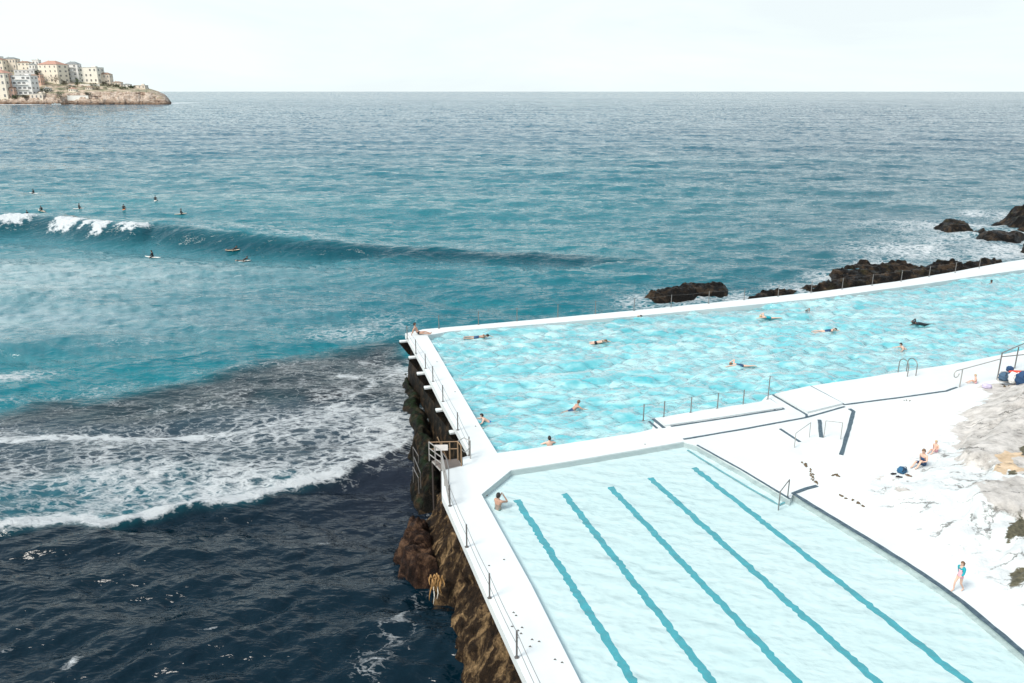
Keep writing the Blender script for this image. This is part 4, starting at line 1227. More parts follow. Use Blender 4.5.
tree(72, 90.5, 8, 4, 'spreading green bush above the shore retaining wall', G1); tree(98, 90, 12, 3, 'strip of low scrub on the cliff top below the flat-roofed block', G2)
tree(124, 89.5, 12, 2.6, 'strip of low scrub on the cliff top near the low houses', G1); tree(15, 98.8, 6, 4, 'green bush at the foot of the small pink house', G1); tree(88, 95.5, 8, 3, 'dark bush clinging to the middle of the cliff', G3)
tree(58, 84.5, 12, 9, 'bare brownish tree in front of the terracotta-roofed block', G2)
tree(34, 92, 11, 8.5, 'dark green tree just right of the white balcony block', G3)
tree(46, 93.5, 8, 5, 'small dark tree above the shore boathouse', G3)
tree(60, 100, 15, 8.5, 'large round dark green tree low on the shore of the headland', G1)
tree(67, 85.5, 6, 5, 'small green grey tree at the right foot of the terracotta-roofed block', G2)
tree(79, 87, 7, 8, 'tall dark tree in front of the slim grey tower', G1)
tree(41, 76.5, 4, 7, 'narrow dark tree against the left side of the terracotta-roofed block', G3, sl + 85)
tree(105, 85.5, 6, 5, 'round tree beside the small beige house', G2)
tree(118, 87, 7, 3, 'low bush below the first low house', G1); tree(111, 86.5, 6, 3.2, 'low bush at the end of the tall blocks', G2)
tree(133, 88, 5, 2.4, 'low bush between the last low houses', G1); tree(94, 86, 9, 2.6, 'dark hedge-like bush below the flat-roofed block', G3)
tree(148, 88.6, 4, 1.8, 'tiny bush near the headland tip', G1); tree(24, 98.5, 7, 4, 'scrubby bush on the shore below the white balcony block', G2)


def car(px, py, col, label):
    Yf = depth_for(px, py) - 1; t = empty('parked_car', (hx(px, Yf), Yf, ground_at(px, Yf) + .1), random.uniform(-.1, .1)); tag(t, label, 'car', 'cars parked on the headland')
    bm = bmesh.new(); box(bm, (0, 0, .75), (4.4, 1.8, .7), 0, .15); bmobj('body', bm, simple('car_' + label.split()[0], col, .3), t)
    bm = bmesh.new()
    vb = [bm.verts.new(q) for q in [(-1.5, -.8, 1.1), (1.3, -.8, 1.1), (1.3, .8, 1.1), (-1.5, .8, 1.1), (-1.1, -.65, 1.6), (.7, -.65, 1.6), (.7, .65, 1.6), (-1.1, .65, 1.6)]]
    for f_ in [(3, 2, 1, 0), (4, 5, 6, 7), (0, 1, 5, 4), (1, 2, 6, 5), (2, 3, 7, 6), (3, 0, 4, 7)]: bm.faces.new([vb[i] for i in f_])
    bmobj('cabin', bm, M_GLASS, t)
    for x in (-1.35, 1.35):
        for y in (-.8, .8):
            bm = bmesh.new(); tube(bm, [(x, y - .12, .36), (x, y + .12, .36)], .36, 10); bmobj('wheel', bm, simple('tyre', (.03, .03, .03), .8), t)


car(71.5, 85.8, (.10, .12, .18), 'dark blue car parked under the trees by the slim tower')
car(75.5, 86.3, (.6, .6, .6), 'white car parked beside the dark blue car')
car(84, 86.6, (.35, .12, .10), 'red car parked below the flat-roofed block')

# ------------------------------------------------------------------ people
def skinmat(nm, c): return simple(nm, c, .55, 0, .08, 8, .05, .4)


SK1 = skinmat('fair_skin', (.66, .42, .32)); SK2 = skinmat('tanned_skin', (.42, .25, .18)); SK3 = skinmat('brown_skin', (.22, .12, .08))
HB = simple('black_hair', (.02, .016, .014), .6); HBR = simple('brown_hair', (.16, .09, .05), .6); HBL = simple('blond_hair', (.50, .36, .20), .6)
M_EYE = simple('eye_dark', (.03, .02, .02), .3); M_LIP = simple('lips', (.45, .18, .16), .5)
WET = simple('black_wetsuit', (.015, .017, .02), .5); NAVY = simple('navy_cloth', (.02, .06, .14), .8); BLUEC = simple('bright_blue_cloth', (.01, .12, .45), .8)
TEALC = simple('teal_cloth', (.01, .30, .36), .8); PINKC = simple('pink_cloth', (.78, .40, .46), .8); BLKC = simple('black_cloth', (.02, .02, .025), .8); WHC = simple('white_cloth', (.78, .78, .76), .8)
REDC = simple('red_cloth', (.62, .07, .04), .8); GRNC = simple('dark_green_cloth', (.02, .16, .15), .8)

STAND = dict(pelvis=(0, 0, .93), belly=(0, 0, 1.10), chest=(0, 0, 1.30), neck=(0, 0, 1.47), head=(0, .02, 1.62),
             shL=(-.18, 0, 1.40), elL=(-.22, -.02, 1.12), wrL=(-.23, .06, .88), shR=(.18, 0, 1.40), elR=(.22, -.02, 1.12), wrR=(.23, .06, .88),
             hiL=(-.09, 0, .88), knL=(-.10, .02, .49), anL=(-.10, -.02, .09), toL=(-.11, .16, .03), hiR=(.09, 0, .88), knR=(.10, .02, .49), anR=(.10, -.02, .09), toR=(.11, .16, .03))
WALK = dict(STAND, elL=(-.22, .10, 1.13), wrL=(-.20, .30, 1.02), elR=(.21, -.10, 1.12), wrR=(.20, -.12, .88), knL=(-.09, -.02, .49), anL=(-.09, -.28, .13), toL=(-.09, -.13, .03), knR=(.09, .20, .52), anR=(.09, .20, .10), toR=(.09, .38, .04))
LEAN = dict(pelvis=(0, 0, .12), belly=(0, -.10, .25), chest=(0, -.20, .43), neck=(0, -.27, .60), head=(0, -.25, .76),
            shL=(-.19, -.24, .53), elL=(-.27, -.38, .30), wrL=(-.26, -.46, .06), shR=(.19, -.24, .53), elR=(.27, -.36, .30), wrR=(.26, -.44, .06),
            hiL=(-.10, .04, .12), knL=(-.13, .44, .20), anL=(-.10, .84, .09), toL=(-.11, .96, .20), hiR=(.10, .04, .12), knR=(.11, .44, .14), anR=(.08, .86, .09), toR=(.09, .96, .21))
SIT = dict(pelvis=(0, 0, .12), belly=(0, .02, .28), chest=(0, .05, .48), neck=(0, .08, .65), head=(0, .13, .80),
           shL=(-.18, .06, .58), elL=(-.24, .14, .34), wrL=(-.14, .34, .34), shR=(.18, .06, .58), elR=(.26, -.08, .34), wrR=(.30, -.20, .08),
           hiL=(-.10, .05, .12), knL=(-.13, .40, .40), anL=(-.12, .62, .08), toL=(-.12, .78, .04), hiR=(.10, .05, .12), knR=(.14, .42, .24), anR=(.08, .70, .08), toR=(.08, .86, .05))
SWIM = dict(pelvis=(0, 0, -.04), belly=(0, .16, -.02), chest=(0, .36, .0), neck=(0, .53, .03), head=(0, .68, .07),
            shL=(-.18, .45, .0), elL=(-.21, .74, .03), wrL=(-.17, .98, -.04), shR=(.18, .45, .03), elR=(.36, .36, .27), wrR=(.32, .62, .10),
            hiL=(-.09, -.06, -.06), knL=(-.10, -.48, -.05), anL=(-.09, -.90, -.04), toL=(-.09, -1.07, -.10), hiR=(.09, -.06, -.06), knR=(.10, -.48, -.12), anR=(.09, -.88, -.10), toR=(.09, -1.05, -.13))
FLOAT = dict(pelvis=(0, -.22, -.20), belly=(0, -.10, -.10), chest=(0, .06, .02), neck=(0, .16, .15), head=(0, .22, .29),
             shL=(-.18, .12, .06), elL=(-.38, .22, -.04), wrL=(-.48, .44, -.10), shR=(.18, .12, .06), elR=(.38, .22, -.04), wrR=(.46, .44, -.08),
             hiL=(-.10, -.28, -.22), knL=(-.16, -.62, -.26), anL=(-.16, -.98, -.30), toL=(-.16, -1.14, -.34), hiR=(.10, -.28, -.22), knR=(.16, -.60, -.32), anR=(.17, -.94, -.40), toR=(.17, -1.1, -.44))
TREAD = dict(STAND, elL=(-.42, .12, 1.26), wrL=(-.50, .36, 1.20), elR=(.42, .12, 1.26), wrR=(.50, .36, 1.20), knL=(-.14, .20, .52), anL=(-.14, -.10, .16), toL=(-.14, 0, .06), knR=(.14, .10, .50), anR=(.14, -.2, .14), toR=(.14, -.12, .05))
CHIN = dict(STAND, chest=(0, .02, 1.30), shL=(-.19, .02, 1.39), shR=(.19, .02, 1.39), elL=(-.22, .34, 1.28), wrL=(-.08, .30, 1.50), elR=(.24, .34, 1.26), wrR=(.09, .30, 1.49))
CHIN = {k: ((v[0], v[1], v[2] - .50) if k[:2] not in ('kn', 'an', 'to') else v) for k, v in CHIN.items()}
CHIN.update(knL=(-.12, .34, .36), knR=(.12, .34, .36), anL=(-.11, .0, .09), anR=(.11, .0, .09), toL=(-.12, .16, .03), toR=(.12, .16, .03))
BOARDSIT = dict(pelvis=(0, 0, .10), belly=(0, .02, .27), chest=(0, .05, .46), neck=(0, .07, .63), head=(0, .11, .78),
                shL=(-.18, .05, .56), elL=(-.25, .12, .33), wrL=(-.14, .32, .20), shR=(.18, .05, .56), elR=(.25, .12, .33), wrR=(.14, .32, .20),
                hiL=(-.11, .04, .10), knL=(-.30, .30, .02), anL=(-.32, .30, -.36), toL=(-.33, .44, -.42), hiR=(.11, .04, .10), knR=(.30, .30, .02), anR=(.32, .30, -.36), toR=(.33, .44, -.42))
PRONE = dict(SWIM, belly=(0, .16, .05), chest=(0, .34, .14), neck=(0, .48, .27), head=(0, .58, .40), shL=(-.18, .40, .20), shR=(.18, .40, .20), elL=(-.34, .55, .08), wrL=(-.36, .75, -.06), elR=(.34, .30, .06), wrR=(.38, .22, -.10))
PRONE = {k: (v[0], v[1], v[2] + .10) for k, v in PRONE.items()}

BONES = [('pelvis', 'belly'), ('belly', 'chest'), ('chest', 'neck'), ('neck', 'headb'), ('chest', 'shL'), ('shL', 'elL'), ('elL', 'wrL'), ('wrL', 'plL'), ('chest', 'shR'), ('shR', 'elR'), ('elR', 'wrR'), ('wrR', 'plR'),
         ('pelvis', 'hiL'), ('hiL', 'knL'), ('knL', 'anL'), ('anL', 'toL'), ('pelvis', 'hiR'), ('hiR', 'knR'), ('knR', 'anR'), ('anR', 'toR')]
RAD = dict(pelvis=.125, belly=.115, chest=.125, neck=.055, headb=.055, sh=.062, el=.042, wr=.028, pl=.030, hi=.088, kn=.056, an=.036, to=.030)


def person(label, pose, loc, rz, height=1.75, skin=SK1, hair=HB, clothes=(), female=False, group=None, longhair=False, slim=1.0, tilt=0.0, capc=None, headyaw=0.0):
    J = {k: Vector(v) for k, v in pose.items()}
    nk, hdv = J['neck'], J['head']; up_ = (hdv - nk).normalized(); J['headb'] = nk + (hdv - nk) * .55
    fw = Vector((0, 1, 0)); fw = (fw - up_ * fw.dot(up_))
    if pose in (SWIM,) or fw.length < .3: fw = Vector((0, .25, -1)); fw = fw - up_ * fw.dot(up_)
    fw.normalize(); fw = Matrix.Rotation(headyaw, 3, up_) @ fw; rt = fw.cross(up_).normalized()
    for s in 'LR':
        w = J['wr' + s]; dv = (w - J['el' + s]).normalized(); J['pl' + s] = w + dv * .075
    names = list(J.keys()); names.remove('head')
    me = bpy.data.meshes.new('skel'); idx = {n_: i for i, n_ in enumerate(names)}
    me.from_pydata([J[n_] for n_ in names], [(idx[a], idx[b]) for a, b in BONES], [])
    o = bpy.data.objects.new('skel', me); C.objects.link(o)
    md = o.modifiers.new('s', 'SKIN'); md.use_smooth_shade = True
    sv = me.skin_vertices[0].data
    for n_, i in idx.items():
        r = RAD.get(n_) or RAD[n_[:2]]
        r *= slim
        if female and n_ in ('belly',): r *= .85
        sv[i].radius = (r, r); sv[i].use_root = (n_ == 'pelvis')
    sb = o.modifiers.new('sub', 'SUBSURF'); sb.levels = 1; sb.render_levels = 1
    dg = bpy.context.evaluated_depsgraph_get(); ev = o.evaluated_get(dg); em = bpy.data.meshes.new_from_object(ev)
    bm = bmesh.new(); bm.from_mesh(em)
    bpy.data.objects.remove(o); bpy.data.meshes.remove(em)
    bm.faces.ensure_lookup_table()
    # cloth shells from the body surface
    def near(c_):
        best = None
        for a, b in BONES:
            A_, B_ = J[a], J[b]; d_ = B_ - A_; tt = max(0, min(1, (c_ - A_).dot(d_) / d_.length_squared)); q_ = (A_ + d_ * tt - c_).length
            if best is None or q_ < best[0]: best = (q_, a, b, tt)
        return best
    shells = []
    info = [near(f_.calc_center_median()) for f_ in bm.faces]
    bm.normal_update()
    for (nm, mat, spec, thick) in clothes:
        sel = []
        for f_, (q_, a, b, tt) in zip(bm.faces, info):
            for (ba, bb, t0, t1_) in spec:
                if a.rstrip('LR') == ba and b.rstrip('LR') == bb and t0 <= tt <= t1_: sel.append(f_); break
        bb_ = bmesh.new(); vm = {}
        for f_ in sel:
            vs = []
            for v_ in f_.verts:
                if v_ not in vm: vm[v_] = bb_.verts.new(v_.co + v_.normal * thick)
                vs.append(vm[v_])
            bb_.faces.new(vs)
        shells.append((nm, mat, bb_))
    # fingers and thumb
    for s in 'LR':
        w = J['wr' + s]; p = J['pl' + s]; dv = (p - w).normalized(); sd_ = 1 if s == 'R' else -1
        lat = dv.cross(Vector((0, 0, 1)));
        if lat.length < .3: lat = dv.cross(Vector((0, 1, 0)))
        lat.normalize(); cu = lat.cross(dv)
        for k, ln_ in enumerate((.060, .070, .066, .050)):
            o_ = lat * (k - 1.5) * .018
            tube(bm, [p + o_ * .8 - dv * .01, p + o_ + dv * ln_ * .45, p + o_ + dv * ln_ * .8 + cu * .012, p + o_ + dv * ln_ + cu * .026], [.0095, .009, .008, .006], 6)
        b0 = p - dv * .04 - lat * .02 * sd_
        tube(bm, [b0, b0 - lat * .026 * sd_ + dv * .022, b0 - lat * .034 * sd_ + dv * .050], [.012, .010, .007], 6)
    # head with jaw, nose, ears
    hv = bmesh.ops.create_uvsphere(bm, u_segments=16, v_segments=12, radius=1.0)['verts']
    fr_ = Matrix((rt, fw, up_)).transposed()
    for v_ in hv:
        x, y, z = v_.co
        jx = 1 - .30 * max(0, -z) ** 1.3; yy = y * (.098 if y > 0 else .100) + (.012 * max(0, -z) if y > 0 else -.02 * 0)
        if y > .75 and abs(x) < .35 and -.35 < z < .1: yy += .014
        v_.co = hdv + fr_ @ Vector((x * .076 * jx, yy * (1 - .22 * max(0, -z)), z * .118))
    def blob(c_, r_, sc, mi):
        q_ = bmesh.ops.create_icosphere(bm, subdivisions=1, radius=r_)['verts']
        for v_ in q_: v_.co = hdv + fr_ @ (Vector(c_) + Vector((v_.co.x * sc[0], v_.co.y * sc[1], v_.co.z * sc[2])))
        for f_ in {f_ for v_ in q_ for f_ in v_.link_faces}: f_.material_index = mi
    for e_ in (-1, 1):
        blob((e_ * .030, .088, .006), .011, (1.2, .6, .7), 1); blob((e_ * .076, -.005, -.005), .022, (.35, .8, 1.2), 0)
    blob((0, .104, -.026), .013, (.8, 1.1, 1.4), 0); blob((0, .088, -.062), .016, (1.4, .5, .4), 2)
    for f_ in bm.faces: f_.smooth = True
    body = bmobj('person', bm, [skin, M_EYE, M_LIP])
    sc = height / 1.75
    body.location = loc; body.rotation_euler = (tilt, 0, rz); body.scale = (sc, sc, sc)
    tag(body, label, 'person', group)
    for nm, mat, b2 in shells:
        if len(b2.verts) == 0: b2.free(); continue
        q_ = bmobj(nm, b2, mat, body, True); sm = q_.modifiers.new('t', 'SOLIDIFY'); sm.thickness = .006; sm.offset = -1
    # hair: shell over the back and top of the head
    bm = bmesh.new(); hv = bmesh.ops.create_uvsphere(bm, u_segments=18, v_segments=14, radius=1.0)['verts']
    kill = []
    for v_ in hv:
        x, y, z = v_.co
        if (y > .30 and z < .42) or (z < -.45 - .35 * (y < -.2)): kill.append(v_)
        n_ = 1 + .05 * math.sin(x * 17 + z * 9) * math.cos(y * 13)
        v_.co = hdv + fr_ @ Vector((x * .088 * n_, y * .113 * n_ - .004, z * .128 * n_ + .004))
    bmesh.ops.delete(bm, geom=kill, context='VERTS')
    q_ = bmobj('swim_cap' if capc else 'hair', bm, capc or hair, body, True); sm = q_.modifiers.new('t', 'SOLIDIFY'); sm.thickness = .012; sm.offset = -1
    if longhair:
        bm = bmesh.new()
        pts = [hdv + fr_ @ Vector((0, -.09, .03)), hdv + fr_ @ Vector((0, -.135, -.05)), hdv + fr_ @ Vector((.01, -.13, -.15)), hdv + fr_ @ Vector((.02, -.11, -.26))]
        tube(bm, pts, [.05, .055, .045, .015], 8); bmobj('ponytail', bm, hair, body, True)
    return body


SHORT = [('pelvis', 'belly', 0, .45), ('pelvis', 'hi', 0, 1), ('hi', 'kn', 0, .55)]
BRIEF = [('pelvis', 'belly', 0, .35), ('pelvis', 'hi', 0, 1), ('hi', 'kn', 0, .12)]
ONEP = BRIEF + [('pelvis', 'belly', 0, 1), ('belly', 'chest', 0, 1), ('chest', 'neck', 0, .35)]
SUIT = ONEP + [('chest', 'neck', 0, .9), ('chest', 'sh', 0, 1), ('sh', 'el', 0, 1), ('el', 'wr', 0, .9), ('hi', 'kn', 0, 1), ('kn', 'an', 0, .9)]
RASH = [('pelvis', 'belly', .2, 1), ('belly', 'chest', 0, 1), ('chest', 'neck', 0, .7), ('chest', 'sh', 0, 1), ('sh', 'el', 0, .7)]
LEG = [('pelvis', 'hi', 0, 1), ('hi', 'kn', 0, 1), ('kn', 'an', 0, .9), ('pelvis', 'belly', 0, .5)]


def shorts(mt): return [('swim_shorts', mt, SHORT, .012)]


def at(px, py, z, dz=0.0): p = U(px, py, z); return (p[0], p[1], z + dz)


R_ = math.radians
# man sunbathing on the corner of the pool wall
person('tanned man in dark trunks leaning back on the far left corner of the pool wall', LEAN, at(418.5, 334.5, 0), R_(-96), 1.80, SK2, HB, [('swim_trunks', BLKC, BRIEF, .010)])
# standing in the lap pool
person('dark-haired man standing waist-deep in the corner of the lane pool, hands at his face', CHIN, at(498.2, 519.5, -.82), R_(-35), 1.82, SK2, HB, shorts(GRNC))
# deep pool
DG = 'swimmers in the deep pool'
person('swimmer in bright blue shorts close to the left wall of the deep pool', FLOAT, at(485.5, 421.5, FZ, .10), R_(95), 1.62, SK1, HB, shorts(BLUEC), group=DG)
person('dark-haired bather seen from behind in the water against the near wall of the deep pool', TREAD, at(549.5, 444.5, FZ, -1.30), R_(10), 1.78, SK1, HB, shorts(NAVY), group=DG)
person('man drifting on his back in dark shorts in the middle of the near deep pool', FLOAT, at(575.5, 408.5, FZ, .10), R_(-62), 1.62, SK2, HBR, shorts(NAVY), group=DG)
person('swimmer in dark trunks near the far left corner beside the sitting man', SWIM, at(478, 337.6, FZ, .08), R_(-88), 1.78, SK2, HB, shorts(NAVY), group=DG)
person('pale swimmer with dark trunks doing the crawl left of centre in the deep pool', SWIM, at(596, 343, FZ, .08), R_(-85), 1.75, SK1, HBR, [('swim_trunks', BLKC, BRIEF, .010)], group=DG)
person('swimmer with one arm out of the water right under the far pool wall', SWIM, at(632, 318.3, FZ, .08), R_(-88), 1.78, SK1, HB, shorts(NAVY), group=DG)
person('swimmer with dark goggles strap and pale arms low in the centre of the deep pool', SWIM, at(741, 366, FZ, .08), R_(92), 1.72, SK1, HBR, [('swimsuit', NAVY, ONEP, .010)], True, group=DG)
person('faint pale swimmer near the far wall behind the pool centre', SWIM, at(769, 318, FZ, .08), R_(92), 1.72, SK1, HBL, [('swimsuit', TEALC, ONEP, .010)], True, group=DG)
person('swimmer with a dark head close to the far wall right of centre', SWIM, at(815, 313.4, FZ, .08), R_(88), 1.75, SK3, HB, shorts(NAVY), group=DG)
person('swimmer stretched out in a blue suit below the swimmer at the far wall', SWIM, at(826, 331.6, FZ, .08), R_(-86), 1.80, SK1, HB, [('swimsuit', NAVY, ONEP, .010)], group=DG)
person('swimmer in a black wetsuit gliding across the right half of the deep pool', SWIM, at(922, 324.4, FZ, .08), R_(93), 1.80, SK3, HB, [('wetsuit', WET, SUIT, .008)], group=DG)
person('dark-haired swimmer nearest the arched metal ladder', FLOAT, at(903, 349.3, FZ, .10), R_(95), 1.62, SK1, HB, shorts(NAVY), group=DG)
person('lone bather with only the dark head showing by the far wall near the right edge', TREAD, at(991.5, 282, FZ, -1.52), R_(30), 1.75, SK3, HB, shorts(NAVY), group=DG)
# on the deck
person('little blond child sitting on the white ledge beside the sloping handrail', SIT, drop(975.5, 383.5), R_(80), 1.15, SK1, HBL, [('swim_trunks', PINKC, BRIEF, .012)])
person('woman in a navy swimsuit sitting on the white rocks with her legs stretched out', SIT, drop(923, 465.5), R_(118), 1.70, SK1, HBR, [('swimsuit', NAVY, ONEP, .012), ('leggings', NAVY, [('hi', 'kn', 0, .9), ('pelvis', 'hi', 0, 1)], .014)], True, longhair=False)
person('fair-haired child sitting right behind the woman in the navy swimsuit', SIT, drop(935.5, 452), R_(120), 1.25, SK1, HBL, [('swim_shorts', PINKC, SHORT, .012)])
person('small girl in a pink and blue swimsuit with a ponytail walking along the pool edge', WALK, drop(957.5, 591), R_(112), 1.22, SK1, HBR, [('swimsuit', PINKC, ONEP, .014), ('sleeves', TEALC, [('chest', 'sh', .2, 1), ('sh', 'el', 0, 1), ('el', 'wr', 0, .5)], .018)], True, longhair=True)


# surfers and their boards
def board(x, y, z, rz, label, col, L=1.9, pitch=0.0):
    bm = bmesh.new(); n = 14; rows = []
    for i in range(n + 1):
        t_ = i / n; yy = -L / 2 + L * t_; w = .26 * (math.sin(PI * min(1, max(0, t_ * .94 + .04))) ** .55); zz = .10 * t_ ** 3 + .02 * (1 - t_) ** 3
        rows.append([bm.verts.new((w * math.cos(a), yy, zz + .035 * math.sin(a))) for a in [k * 2 * PI / 10 for k in range(10)]])
    for A_, B_ in zip(rows, rows[1:]):
        for k in range(10): bm.faces.new((A_[k], A_[(k + 1) % 10], B_[(k + 1) % 10], B_[k]))
    bm.faces.new(rows[0]); bm.faces.new(rows[-1][::-1]); bmesh.ops.recalc_face_normals(bm, faces=bm.faces)
    t_ = empty('surfboard', (x, y, z), rz); t_.rotation_euler = (pitch, 0, rz)
    bmobj('deck', bm, col, t_, True)
    for s in (-.12, 0, .12):
        bm = bmesh.new(); vv = [bm.verts.new(q) for q in [(s - .005, -L / 2 + .10, -.03), (s - .005, -L / 2 + .22, -.03), (s - .005, -L / 2 + .06, -.14), (s + .005, -L / 2 + .10, -.03), (s + .005, -L / 2 + .22, -.03), (s + .005, -L / 2 + .06, -.14)]]
        for f_ in [(0, 1, 2), (5, 4, 3), (0, 3, 4, 1), (1, 4, 5, 2), (2, 5, 3, 0)]: bm.faces.new([vv[i] for i in f_])
        bmobj('fin', bm, BLKC, t_)
    tag(t_, label, 'surfboard', 'surfboards in the bay')


M_BW = simple('white_board', (.80, .78, .72), .35); M_BO = simple('orange_board', (.70, .30, .14), .35); M_BY = simple('cream_board', (.78, .66, .50), .35)
SG = 'surfers waiting in the bay'
for (px, py, rz, kind, bl_, pl_, cm) in [
    (34, 193.5, 80, 's', 'board under the farthest surfer at the left', 'farthest surfer sitting upright in a black wetsuit at the upper left', M_BW),
    (79, 208.5, -85, 's', 'board under the surfer above the first white breaker', 'surfer in a black wetsuit sitting above the gap in the breaking wave', M_BW),
    (42, 212.5, 60, 's', 'board of the surfer right behind the wave crest near the left edge', 'small dark surfer just behind the crest, right one of the pair by the left edge', M_BY),
    (28, 215.8, 75, 's', 'board of the surfer at the left edge of the wave', 'surfer just behind the white water, left one of the pair by the left edge', M_BW),
    (124, 209.5, 20, 's', 'orange board pointing away under the middle surfer', 'surfer sitting on an orange board above the second breaker', M_BO),
    (155.5, 200.0, 15, 's', 'board under the surfer sitting farthest right', 'surfer in a dark suit sitting alone in the upper part of the bay', M_BW),
    (181, 215.5, -80, 's', 'cream board under the surfer just behind the peak of the wave', 'sunlit surfer in front of the wave peak beside a cream board', M_BY),
    (153, 257.5, 85, 's', 'board of the surfer in the calm water in front of the wave', 'lone surfer in a black wetsuit on the flat water in front of the wave', M_BW),
    (233, 252.5, -98, 'p', 'white board of the upper paddler on the wave face', 'upper of the two surfers paddling flat on their boards on the wave face', M_BY),
    (243, 260.0, -96, 'p', 'dark-edged board of the lower paddler', 'lower of the two surfers paddling flat on their boards', M_BW),
]:
    p = U(px, py, SEA)
    for _ in range(3):
        z = sea_z(p[0], p[1]); p = U(px, py, z)
    z = sea_z(p[0], p[1]) + .04
    board(p[0], p[1], z, R_(rz), bl_.replace('board', 'surfboard'), cm, 2.1, .04)
    if kind == 's': person(pl_, BOARDSIT, (p[0], p[1], z - .02), R_(rz), 1.85, SK2, HB, [('wetsuit', WET, SUIT, .008)], group=SG)
    else: person(pl_, PRONE, (p[0], p[1], z + .02), R_(rz), 1.8, SK2, HB, [('wetsuit', WET, SUIT, .008)], group=SG)


# ------------------------------------------------------------------ bags, towels, sandals
def sack(name, label, cat, loc, s, mat, rz=0, seed=0, strap=None, group=None):
    bm = bmesh.new(); bmesh.ops.create_icosphere(bm, subdivisions=4, radius=1.0)
    rs = np.random.RandomState(seed)
    for v_ in bm.verts:
        x, y, z = v_.co
        def sg_(a, e): return math.copysign(abs(a) ** e, a)
        x, y, z = sg_(x, .6), sg_(y, .6), sg_(z, .75)
        n_ = 1 + .10 * math.sin(4 * x + seed) * math.cos(5 * y + seed * 2) + .06 * math.sin(9 * z + 3 * x)
        v_.co = (x * s[0] * n_ / 2, y * s[1] * n_ / 2, max(0, (z * n_ + .85) * s[2] / 1.85))
    o = bmobj(name, bm, mat, None, True); o.location = loc; o.rotation_euler = (0, 0, rz); tag(o, label, cat, group)
    if strap:
        for k in (-.5, .5):
            bm = bmesh.new(); tube(bm, [(k * s[0] * .4 - .1, -s[1] * .42, s[2] * .5), (k * s[0] * .4 - .06, -s[1] * .5, s[2] * .95), (k * s[0] * .4 + .06, -s[1] * .3, s[2] * 1.1), (k * s[0] * .4 + .1, 0, s[2] * .98)], .018, 6)
            bmobj('strap', bm, strap, o)
    return o


# raised stone block on which the bags lie
LB = [drop(997, 381)[:2], U(1040, 392)[:2], U(1075, 372)[:2], U(1000, 377)[:2]]
ledge = slab('stone_ledge', [(a, b, 0) for a, b in LB][::-1], [], .38, -.2, 0, simple('grey_stone_ledge', (.42, .41, .39), .85, 0, .2, 2, .5)); tag(ledge, kind='structure')
zb = .38
sack('bag', 'slate blue bag leaning on the tall railing post', 'bag', at(1004.5, 380.5, zb), (.75, .5, .5), simple('slate_cloth', (.05, .10, .16), .8), .2, 1, BLKC)
sack('bag', 'white bag between the slate blue and the navy bag', 'bag', at(1012.5, 382.5, zb), (.55, .45, .62), WHC, .1, 2, WHC)
sack('bag', 'large navy bag cut by the right edge of the picture', 'bag', at(1023, 385.5, zb), (.85, .6, .85), NAVY, 0, 3, BLKC)
sack('towel', 'rolled red towel with a white end lying behind the bags', 'towel', at(1019, 375.5, zb + .28), (1.15, .35, .28), REDC, -.35, 4)
sack('cap', 'dark blue cap resting on top of the red towel', 'cap', at(1009.5, 371.5, zb + .18), (.34, .34, .34), NAVY, 0, 5)
sack('bag', 'small lilac bag on the white ledge right of the sitting child', 'bag', drop(986.5, 388), (.5, .4, .26), simple('lilac_cloth', (.50, .46, .60), .8), 0, 6)
sack('bag', 'dark blue swim bag with black straps at the feet of the sitting woman', 'bag', drop(901.5, 472.5), (.42, .36, .26), simple('swim_bag_blue', (.02, .10, .20), .8), .5, 7, BLKC)
for px, py, rz, l in [(893.5, 474.5, .5, 'left black sandal lying in front of the blue swim bag'), (899, 477.5, .1, 'right black sandal lying nearest the camera by the swim bag'), (908.5, 476.2, -.4, 'single brown sandal right of the blue swim bag')]:
    p = drop(px, py); t = empty('sandal', (p[0], p[1], p[2] + .03), rz + 1.2)
    bm = bmesh.new(); pts = [(math.cos(a) * .055 * (1.1 if math.sin(a) > 0 else .85), math.sin(a) * .15) for a in [k * 2 * PI / 16 for k in range(16)]]
    tp = [bm.verts.new((x, y, .03)) for x, y in pts]; bt = [bm.verts.new((x, y, 0)) for x, y in pts]; bm.faces.new(tp); bm.faces.new(bt[::-1])
    for k in range(16): bm.faces.new((tp[k - 1], bt[k - 1], bt[k], tp[k]))
    bmobj('sole', bm, BLKC if 'black' in l else HBR, t); bm = bmesh.new(); tube(bm, [(-.05, -.01, .03), (0, .06, .07), (.05, -.01, .03)], .010, 6); bmobj('strap', bm, BLKC, t)
    tag(t, l, 'sandal', 'sandals by the swim bag')

# ------------------------------------------------------------------ light and sky
SUN_EL, SUN_AZ = R_(48), R_(-128)     # azimuth from +Y, clockwise (negative: towards the left, behind the viewpoint)
w = bpy.data.worlds.new('World'); scene.world = w; w.use_nodes = True
nt = w.node_tree; nt.nodes.clear()
out = nt.nodes.new('ShaderNodeOutputWorld'); bg = nt.nodes.new('ShaderNodeBackground'); bg.inputs[1].default_value = .12
sky = nt.nodes.new('ShaderNodeTexSky'); sky.sky_type = 'NISHITA'; sky.sun_disc = False; sky.sun_elevation = SUN_EL; sky.sun_rotation = SUN_AZ; sky.dust_density = 2.5; sky.air_density = 1.0; sky.ozone_density = 1.5
tc = nt.nodes.new('ShaderNodeTexCoord'); mp = nt.nodes.new('ShaderNodeMapping'); mp.inputs['Scale'].default_value = (1.1, 1.1, 6.0); mp.inputs['Location'].default_value = (.35, .1, .2)
nt.links.new(tc.outputs['Generated'], mp.inputs[0])
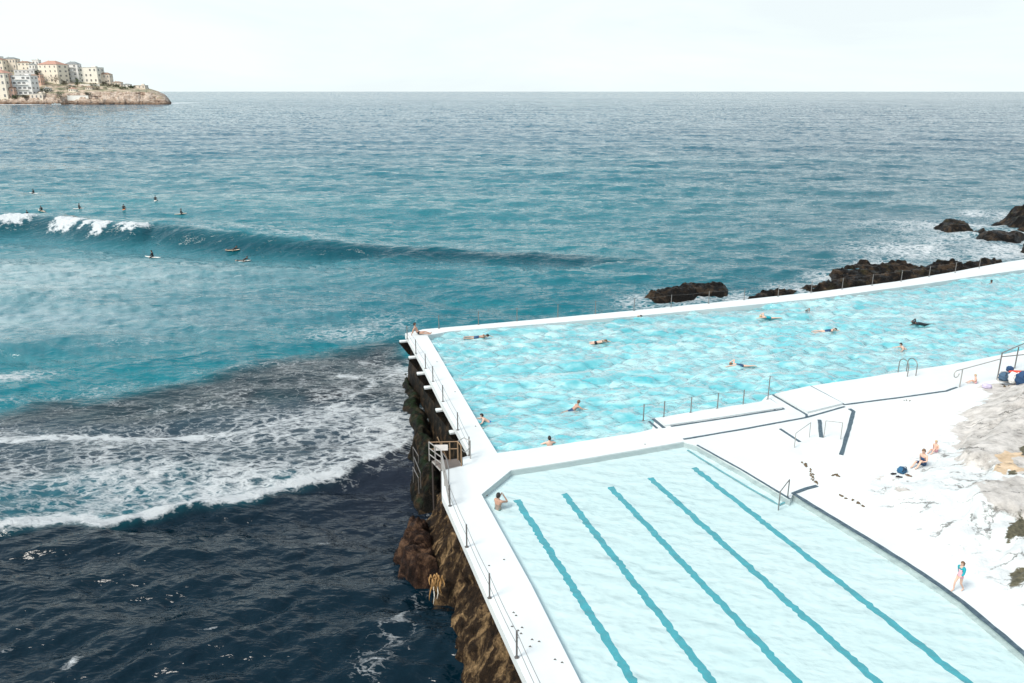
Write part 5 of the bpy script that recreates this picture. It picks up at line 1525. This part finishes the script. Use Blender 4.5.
no = nt.nodes.new('ShaderNodeTexNoise'); no.inputs['Scale'].default_value = 1.6; no.inputs['Detail'].default_value = 7; no.inputs['Roughness'].default_value = .6; no.inputs['Distortion'].default_value = .5
nt.links.new(mp.outputs[0], no.inputs['Vector'])
rp_ = nt.nodes.new('ShaderNodeValToRGB'); rp_.color_ramp.elements[0].position = .38; rp_.color_ramp.elements[0].color = (*SKYA, 1)
rp_.color_ramp.elements[1].position = .62; rp_.color_ramp.elements[1].color = (*SKYB, 1)
nt.links.new(no.outputs['Fac'], rp_.inputs[0])
mu = nt.nodes.new('ShaderNodeMixRGB'); mu.blend_type = 'MULTIPLY'; mu.inputs[0].default_value = 1; mu.inputs[2].default_value = (SKYM, SKYM, SKYM, 1)
nt.links.new(rp_.outputs[0], mu.inputs[1])
mx = nt.nodes.new('ShaderNodeMixRGB')
sx = nt.nodes.new('ShaderNodeSeparateXYZ'); nt.links.new(tc.outputs['Generated'], sx.inputs[0])
er = nt.nodes.new('ShaderNodeMapRange'); er.interpolation_type = 'SMOOTHSTEP'; nt.links.new(sx.outputs[2], er.inputs['Value'])
er.inputs['From Min'].default_value = .10; er.inputs['From Max'].default_value = .62; er.inputs['To Min'].default_value = .98; er.inputs['To Max'].default_value = .45
nt.links.new(er.outputs[0], mx.inputs[0])
nt.links.new(sky.outputs[0], mx.inputs[1]); nt.links.new(mu.outputs[0], mx.inputs[2])
nt.links.new(mx.outputs[0], bg.inputs[0]); nt.links.new(bg.outputs[0], out.inputs[0])
sd_ = bpy.data.lights.new('sun', 'SUN'); sd_.energy = SUN_E; sd_.angle = R_(20); sd_.color = (1, .95, .87)
so = bpy.data.objects.new('sun', sd_); C.objects.link(so)
dirv = Vector((math.sin(SUN_AZ) * math.cos(SUN_EL), math.cos(SUN_AZ) * math.cos(SUN_EL), math.sin(SUN_EL)))
so.rotation_euler = dirv.to_track_quat('Z', 'Y').to_euler(); so.location = dirv * 100
vs_ = scene.view_settings; vs_.view_transform = 'Standard'; vs_.look = 'None'; vs_.gamma = 1; vs_.use_curve_mapping = False; vs_.exposure = EXPO
scene.display_settings.display_device = 'sRGB'
cy_ = scene.cycles; cy_.max_bounces = 8; cy_.transparent_max_bounces = 8; cy_.diffuse_bounces = 3; cy_.glossy_bounces = 3; cy_.use_denoising = True
cy_.caustics_reflective = False; cy_.caustics_refractive = False; cy_.sample_clamp_indirect = 5
